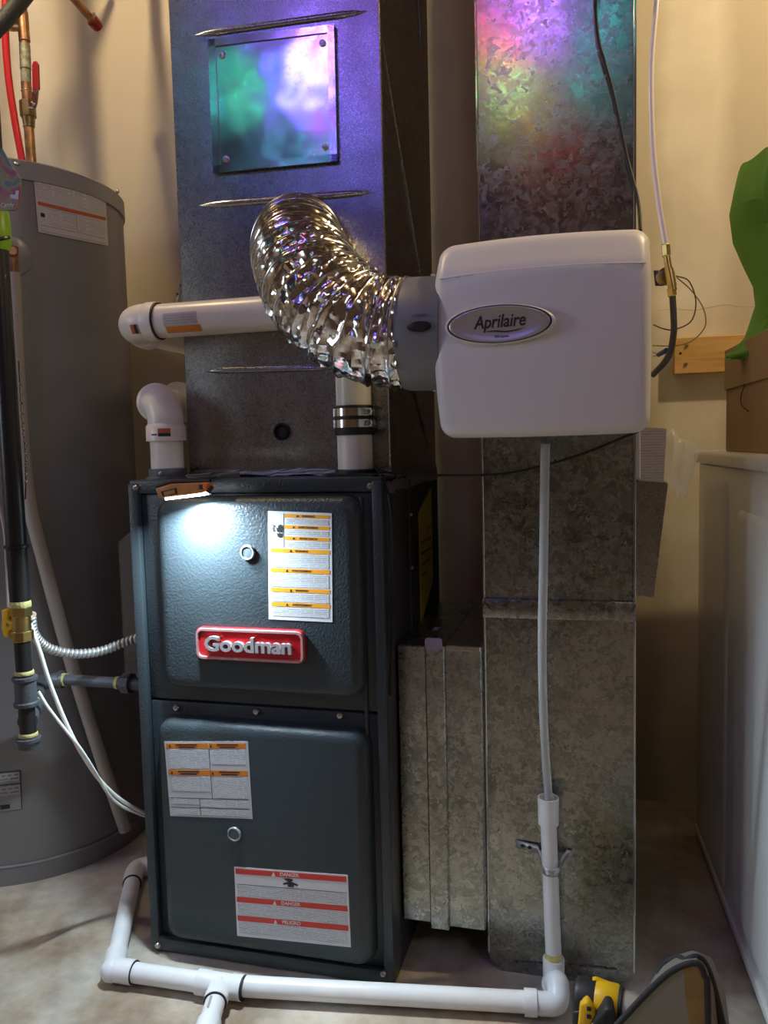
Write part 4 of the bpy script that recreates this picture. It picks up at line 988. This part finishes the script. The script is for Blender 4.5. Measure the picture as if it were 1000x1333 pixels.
tag(mk('red_water_pipe', tube(spline([Vector((at(5, -30, Y=.36).x-.02, .36, 2.44)), at(5, -30, Y=.36), at(7, 45, Y=.36), at(11, 100, Y=.36), at(19, 155, Y=.36), at(30, 215, Y=.36)], 8), .0082, 16), 'pex_red', None, True), 'bright red flexible water pipe left of the copper pipe', 'pipe')
cap = thing('capped_pipe_stub', at(110, 15, Y=.52), 'copper pipe stub with a red cap poking down against the beige wall', 'pipe')
mk('pipe', cyl(at(122, 28, Y=.55).lerp(at(72, -30, Y=.40), 1.8), at(122, 28, Y=.55), .0098, seg=18), 'copper', cap, True)
mk('cap', cyl(at(119, 25, Y=.543), at(129, 36, Y=.57), .0150, .0140, 8, .003), 'red_plastic', cap, label='red octagonal end cap')
mk('solder_drip', lathe([(.004, 0), (.006, .004), (.003, .009)], at(123, 22, Y=.53), (0, -.6, 1), 8), 'solder', cap)
tag(mk('insulated_pipe', tube([at(-190, 222, Y=.02), at(-40, 72, Y=.20), at(8, 24, Y=.26), at(52, -30, Y=.32), at(70, -52, Y=.34)+Vector((.02, .02, .12))], .0175, 18), 'pipe_wrap', None, True), 'dark grey wrapped pipe crossing the top left corner', 'pipe')

# ================================================================ gas pipe
gy = -.166
gx = at(31, 862, Y=gy).x
G = lambda py, px=31: Vector((gx, gy, at(px, py, Y=gy).z))
gas = thing('gas_pipe', (gx, gy, G(975).z), 'black iron gas pipe with a yellow handled brass shutoff valve', 'pipe')
mk('riser', cyl(G(784, 28), Vector((gx, gy, 2.43)), .0160, seg=28), 'black_iron', gas, True)
mk('coupling', lathe([(.0165, 0), (.0195, .001), (.0195, .006), (.0165, .007)], G(714, 24), (0, 0, 1), 28), 'black_iron', gas, True)
def tapering(py, r, h=.006): return mk('thread_tape', lathe([(r*.96, 0), (r, .001), (r*1.01, h*.6), (r*.95, h)], G(py), (0, 0, 1), 24), 'thread_tape', gas, True)
tapering(790, .0172, .010); tapering(878, .0150, .007); tapering(958, .0152, .007)
mk('valve_body', join(hexn(G(802), G(790), .0180), cyl(G(822), G(801), .0150, .0150, 24), hexn(G(834), G(821), .0180, 8), cyl(G(813), G(813)+Vector((-.022, -.006, 0)), .006)), 'brass', gas, True)
hk = G(813)+Vector((-.022, -.006, 0))
mk('valve_handle', bevel(prism([hk+Vector((x, -.004, z)) for x, z in ((-.008, .026), (.006, .027), (.004, .008), (.012, .006), (.012, -.006), (.003, -.010), (.003, -.020), (-.006, -.021), (-.010, -.006), (-.008, .008))], (0, .012, 0)), .0025), 'yellow_plastic', gas, True, label='yellow lever handle')
mk('nipple', cyl(G(882), G(832), .0133, seg=24), 'black_iron', gas, True)
tz = G(900)
mk('tee', join(lathe([(.0195, 0), (.0200, .002), (.0200, .006), (.0172, .008), (.0172, G(880).z-G(918).z-.008), (.0200, G(880).z-G(918).z-.006), (.0200, G(880).z-G(918).z-.001), (.017, G(880).z-G(918).z)], G(918), (0, 0, 1), 28)), 'grey_iron', gas, True)
mk('drip_leg', cyl(G(955), G(917), .0133, seg=24), 'black_iron', gas, True)
mk('drip_cap', lathe([(.012, 0), (.0172, .003), (.0180, .012), (.0200, .014), (.0200, .019), (.016, .020)], G(974), (0, 0, 1), 28), 'grey_iron', gas, True)
# branch: back from the tee, elbow, then across into the furnace side
ry = .055
rA = at(84, 886, Y=ry); rB = at(160, 888, Y=ry); zr = (rA.z+rB.z)/2+.0
b1_ = Vector((gx+.040, gy+.07, zr)); c_el = Vector((rA.x-.035, ry-.02, zr))
tz = Vector((gx, gy, zr-.001))
mk('branch', join(tube([tz, tz.lerp(c_el, .35)], .0160, 20), tube([tz.lerp(c_el, .3), c_el], .0107, 16)), 'grey_iron', gas, True)
mk('thread_tape', tube([tz.lerp(c_el, .36), tz.lerp(c_el, .42)], .0120, 16), 'thread_tape', gas, True)
mk('elbow', join(tube(spline([tz.lerp(c_el, .55), c_el+Vector((-.004, -.008, 0)), c_el+Vector((.012, .004, 0)), Vector((rA.x-.008, ry, zr))], 5), .0150, 18), lathe([(.0150, -.008), (.0175, -.007), (.0175, 0), (.012, .001)], Vector((rA.x-.004, ry, zr)), (1, 0, 0), 20)), 'grey_iron', gas, True)
mk('thread_tape', cyl(Vector((rA.x-.004, ry, zr)), Vector((rA.x+.004, ry, zr)), .0130, seg=18), 'thread_tape', gas, True)
mk('branch_run', cyl(Vector((rA.x-.002, ry, zr)), Vector((-.014, ry, zr)), .0107, seg=20), 'pipe_paint_grey', gas, True)
xu = at(160, 888, Y=ry).x
mk('union', join(hexn((xu-.008, ry, zr), (xu+.003, ry, zr), .0135, 8), hexn((xu+.002, ry, zr), (xu+.020, ry, zr), .0205, 8), cyl((xu+.02, ry, zr), (.004, ry, zr), .0125)), 'grey_iron', gas, True)
mk('thread_tape', cyl((xu-.014, ry, zr), (xu-.008, ry, zr), .0122, seg=18), 'thread_tape', gas, True)
# lime sleeve and hanging printed packet on the riser
gs = G(305, 2)
mk('lime_sleeve', lathe([(.0168, G(326, 2).z-gs.z), (.0205, G(320, 2).z-gs.z), (.0215, 0), (.0200, G(276, 2).z-gs.z), (.0168, G(272, 2).z-gs.z)], gs, (0, 0, 1), 24), 'lime', gas, True, label='lime green sleeve on the black riser')
mk('sleeve_stripe', tube([gs+Vector((.0225*math.cos(a), .0225*math.sin(a), -.014+.010*math.cos(a-.6))) for a in [i*math.pi/12-math.pi for i in range(13)]], .0028, 6), 'black_iron', gas, True)
ky_ = gy-.03
pk = thing('printed_packet', at(0, 270, Y=ky_), 'hanging packet printed with a pastel rainbow swirl at the left edge', 'packet')
def pkp(px, py): return at(px, py, Y=ky_)
mk('sheet', bevel(prism([pkp(-40, 200), pkp(2, 193), pkp(12, 212), pkp(26, 232), pkp(25, 262), pkp(22, 270), pkp(19, 274), pkp(-40, 274)], (0, .004, 0)), .001), 'rainbow_print', pk)
mk('lettering', text_geo('Candy', .0095, face_front(pkp(10, 267)+Vector((0, -.0006, 0)), -.04), .0001), 'paper_white', pk)
mk('corner_mark', prism([pkp(14, 258)+Vector((0, -.0004, 0)), pkp(24, 260)+Vector((0, -.0004, 0)), pkp(25, 248)+Vector((0, -.0004, 0)), pkp(21, 248)+Vector((0, -.0004, 0)), pkp(20, 254)+Vector((0, -.0004, 0)), pkp(14, 253)+Vector((0, -.0004, 0))], (0, -.0003, 0)), 'paper_grey', pk)
# bead chain beside the riser
bch = thing('bead_chain', at(33, 640, Y=-.12), 'fine bead chain hanging just behind the black gas pipe', 'chain')
mk('cord', tube(spline(path3([(24, 470, -.12), (28, 540, -.12), (33, 600, -.12), (33, 650, -.12)]), 5), .0013, 6), 'wire', bch)
for i in range(14):
    q = spline(path3([(27, 500, -.12), (31, 560, -.12), (34, 600, -.12), (33, 645, -.12)]), 5)[i]
    shared('bead', 'bead', lambda: lathe([(.0008, -.003), (.0028, -.0015), (.0028, .0015), (.0008, .003)], (0, 0, 0), (0, 0, 1), 8), 'wire', q, (0, 0, 1), bch)
tag(mk('thin_cord', tube(spline(path3([(-12, 620, -.10), (4, 680, -.12), (8, 720, -.13), (11, 790, -.135)]), 6), .0030, 8), 'cream_pipe', None, True), 'thin tan cord hanging left of the black gas pipe', 'cord')

# ================================================================ conduit and thermostat cables
cpth, clen = resample(spline(path3([(40, 800, -.12), (44, 825, -.10), (62, 843, -.06), (95, 851, -.02), (130, 848, .02), (160, 837, .045), (183, 829, .06)]), 12), 34*8)
tag(mk('flexible_conduit', tube(cpth, 0, 16, True, lambda i, k: .0056+.0036*math.sqrt(abs(math.sin(math.pi*(i/8+k/16))))), 'conduit', None, True), 'ribbed metal flexible conduit sagging between gas pipe and furnace', 'conduit')
tag(mk('thermostat_cable', tube(spline(path3([(40, 812, -.13), (52, 848, -.13), (66, 892, -.12), (90, 950, -.10), (112, 990, -.07), (134, 1020, -.03), (160, 1043, .01), (193, 1061, .05)]), 7), .0036, 10), 'white_cable', None, True), 'thicker white cable drooping from the gas valve to the furnace side', 'cable')
tag(mk('thermostat_cable', tube(spline(path3([(50, 900, -.13), (62, 920, -.125), (85, 950, -.11), (105, 975, -.09), (124, 1005, -.06), (140, 1032, -.02), (160, 1050, .01), (193, 1064, .05)]), 7), .0028, 10), 'white_cable', None, True), 'thinner white cable drooping from the gas tee to the furnace side', 'cable')
# paperwork sleeve hanging between the water heater and the furnace
slv = thing('document_sleeve', at(170, 870, Y=.10), 'plastic sleeve of papers hanging between water heater and furnace', 'sleeve')
mk('papers', prism([at(158, 725, Y=.10), at(190, 712, Y=.10), at(190, 872, Y=.10), at(165, 880, Y=.10)], (0, .006, 0)), 'paper_sleeve', slv)
mk('plastic_cover', prism([at(154, 706, Y=.095), at(172, 690, Y=.095), at(190, 688, Y=.095), at(190, 882, Y=.095), at(163, 884, Y=.095)], (0, .001, 0)), 'sleeve_plastic', slv)

# ================================================================ work light lying on the furnace edge
wly = -.084
wk = thing('work_light', at(238, 636, Y=wly), 'orange handled pocket work light shining down from the furnace top edge', 'lamp')
def wq(px, py, dy=0): return at(px, py, Y=wly+dy)
mk('handle', bevel(prism([wq(202, 636), wq(222, 630), wq(272, 628), wq(274, 638), wq(262, 642), wq(214, 648), wq(206, 648)], (0, .016, 0)), .0015), 'handle_orange', wk, True)
mk('inlay', bevel(prism([wq(209, 640, -.001), wq(229, 635, -.001), wq(231, 643, -.001), wq(212, 647, -.001)], (0, .003, 0)), .0006), 'tool_black', wk)
mk('inlay_window', prism([wq(213, 640.5, -.0016), wq(227, 637, -.0016), wq(228, 642, -.0016), wq(214, 645, -.0016)], (0, .002, 0)), 'handle_orange', wk)
mk('button', lathe([(.0042, 0), (.0042, .003), (.003, .004)], wq(268, 633), (0, -1, 0), 16), 'button_orange', wk, True)
mk('switch', bbox(wq(260, 634).x, wq(264, 634).x, wly-.002, wly, wq(262, 637).z, wq(262, 631).z, .0005), 'tool_black', wk)
mk('clip', join(tube([wq(204, 634, .01), wq(225, 627, .012), wq(274, 626, .012)], .0038, 8), bbox(wq(240, 620).x, wq(275, 620).x, wly+.01, wly+.07, H+.003, H+.010, .002)), 'tool_black', wk, True)
mk('clip_rod', tube([wq(243, 620, .03), wq(262, 619, .03), wq(276, 617, .03)], .0026, 8), 'chrome', wk, True)
mk('lamp_head', join(tube([wq(275, 625, .02), wq(290, 620, .03), wq(312, 618, .04)], .0045, 8), cyl(wq(271, 642), wq(276, 633, .005), .004)), 'tool_black', wk, True)
lz = [wq(214, 649, .001), wq(262, 643, .001), wq(270, 641, .001), wq(270, 643.5, .001), wq(262, 645.5, .001), wq(216, 651, .001)]
mk('led_strip', prism(lz, (0, .012, 0)), 'led_lens', wk, label='glowing white led strip')
lp = wq(242, 650, .004)
wl_ = bpy.data.lights.new('work_light_beam', 'AREA'); wl_.shape = 'RECTANGLE'; wl_.size = .065; wl_.size_y = .010; wl_.color = (.72, .90, 1.0); wl_.energy = 4.8; wl_.spread = math.radians(165)
wlo = bpy.data.objects.new('work_light_beam', wl_); COL.objects.link(wlo); wlo.location = lp+Vector((0, -.004, -.004))
wlo.rotation_euler = Vector((.16, -.06, -1)).to_track_quat('-Z', 'Y').to_euler()
wlo.parent = None

# ================================================================ tool bag and drill at the lower right
bag = thing('tool_bag', at(890, 1400, Z=0), 'olive grey canvas tool bag with black piping at the lower right', 'bag')
by0 = -.28
def bq(px, py, Y=by0): return at(px, py, Y=Y)
front = [(770, 1372), (800, 1335), (840, 1292), (868, 1266), (890, 1254), (908, 1252), (917, 1268), (921, 1300), (924, 1372)]
zf = 0.0
def ground(px, Y): p = at(px, 1372, Y=Y); return Vector((p.x, Y, .004))
fr_pts = [bq(x, y) for x, y in front]
fr_pts = [ground(745, by0)] + fr_pts[1:-1] + [ground(924, by0)]
# canvas body: front panel swept back to the rear outline
rear = [bq(x, y, -.16) for x, y in ((800, 1335), (840, 1292), (856, 1264), (872, 1246), (902, 1237), (926, 1246), (944, 1290))]
rear = [Vector((fr_pts[0].x+.02, -.16, .004))] + rear + [Vector((bq(956, 1333, -.16).x+.01, -.16, .004))]
n = len(fr_pts); mid = [a.lerp(b, .5)+Vector((0, 0, .004 if 2 < i < n-1 else 0)) for i, (a, b) in enumerate(zip(fr_pts, rear))]
Vb = fr_pts + mid + rear
Fb = [tuple(range(n))[::-1], tuple(range(2*n, 3*n))] + [(r_*n+i, r_*n+(i+1) % n, (r_+1)*n+(i+1) % n, (r_+1)*n+i) for r_ in range(2) for i in range(n)]
mk('body', (Vb, Fb), 'bag_felt', bag, True, angle=60)
mk('front_panel', prism([p+Vector((0, -.004, 0)) for p in fr_pts], (0, .003, 0)), 'bag_canvas', bag, label='smooth olive front panel')
mk('stain', prism([bq(890, 1258, by0-.0045), bq(908, 1256, by0-.0045), bq(916, 1272, by0-.0045), bq(918, 1300, by0-.0045), bq(919, 1345, by0-.0045), bq(899, 1345, by0-.0045), bq(893, 1300, by0-.0045)], (0, .0004, 0)), 'bag_stain', bag)
mk('piping', tube(spline([p+Vector((0, -.004, 0)) for p in fr_pts[1:]], 6), .0038, 10), 'bag_webbing', bag, True, label='black piping round the front panel')
mk('rim_piping', tube(spline([bq(858, 1268, -.2), bq(868, 1254, -.2), bq(884, 1248, -.22), bq(893, 1251, -.25), bq(908, 1247, -.25), bq(919, 1258, -.24), bq(930, 1290, -.23), bq(942, 1340, -.22)], 6), .0050, 10), 'bag_webbing', bag, True)
# drill
dr = thing('cordless_drill', at(780, 1345, Y=-.17), 'yellow and black cordless drill leaning on the tool bag', 'drill')
dyy = -.17
A = at(748, 1296, Y=dyy); Bq = at(815, 1312, Y=dyy-.01); ax = (Bq-A).normalized()
rm = .0265
mk('motor_housing', lathe([(rm*.80, 0), (rm*.95, .003), (rm, .008), (rm, .030), (rm*.97, .033)], A, ax, 32), 'tool_black', dr, True)
mk('yellow_sleeve', lathe([(rm*.95, .028), (rm*1.03, .031), (rm*1.03, .058), (rm*.93, .062)], A, ax, 32), 'tool_yellow', dr, True, label='yellow gearcase sleeve')
mk('clutch_ring', lathe([(rm*.95, .060), (rm*.97, .065), (rm*.85, .067)], A, ax, 32), 'tool_black', dr, True)
mk('chuck', lathe([(rm*.82, .066), (rm*.82, .080), (rm*.66, .094), (rm*.40, .100)], A, ax, 32), 'tool_steel', dr, True, label='steel chuck')
u, v, _ = frame(ax)
for i in range(5):
    aa = math.radians(150+i*26); pdir = u*math.cos(aa)+v*math.sin(aa)
    mk('vent_slot', tube([A+ax*.010+pdir*(rm+.0002), A+ax*.024+pdir*(rm+.0002)], .0016, 6), 'ink', dr)
mk('mode_tab', bevel(prism([at(771, 1276, Y=dyy), at(776, 1275, Y=dyy), at(794, 1282, Y=dyy), at(792, 1285, Y=dyy), at(772, 1281, Y=dyy)], (0, .008, 0)), .001), 'tool_yellow', dr, True)
mk('grip', bevel(prism([at(755, 1308, Y=dyy-.034), at(765, 1304, Y=dyy-.036), at(773, 1313, Y=dyy-.038), at(777, 1322, Y=dyy-.038), at(770, 1334, Y=dyy-.038), Vector((at(768, 1380, Y=dyy-.036).x, dyy-.036, .003)), Vector((at(750, 1380, Y=dyy-.034).x, dyy-.034, .003)), at(752, 1340, Y=dyy-.034)], (0, .05, 0)), .003), 'tool_yellow', dr, True)
mk('grip_inlay', bevel(prism([at(745, 1318, Y=dyy-.028), at(757, 1316, Y=dyy-.030), Vector((at(756, 1380, Y=dyy-.030).x, dyy-.030, .003)), Vector((at(744, 1380, Y=dyy-.028).x, dyy-.028, .003))], (0, .04, 0)), .003), 'tool_black', dr, True)
for px, py in ((767, 1314), (767, 1324)): mk('slot', bevel(prism([at(px-3, py-3, Y=dyy-.0385), at(px+3, py-2, Y=dyy-.0385), at(px+3, py+3, Y=dyy-.0385), at(px-3, py+2, Y=dyy-.0385)], (0, .002, 0)), .0004), 'ink', dr)
mk('battery_pack', bevel(prism([at(772, 1333, Y=dyy-.05), at(788, 1314, Y=dyy-.05), at(798, 1315, Y=dyy-.05), at(803, 1333, Y=dyy-.05), Vector((at(800, 1380, Y=dyy-.05).x, dyy-.05, .003)), Vector((at(770, 1380, Y=dyy-.05).x, dyy-.05, .003))], (0, .05, 0)), .004), 'tool_black', dr, True)
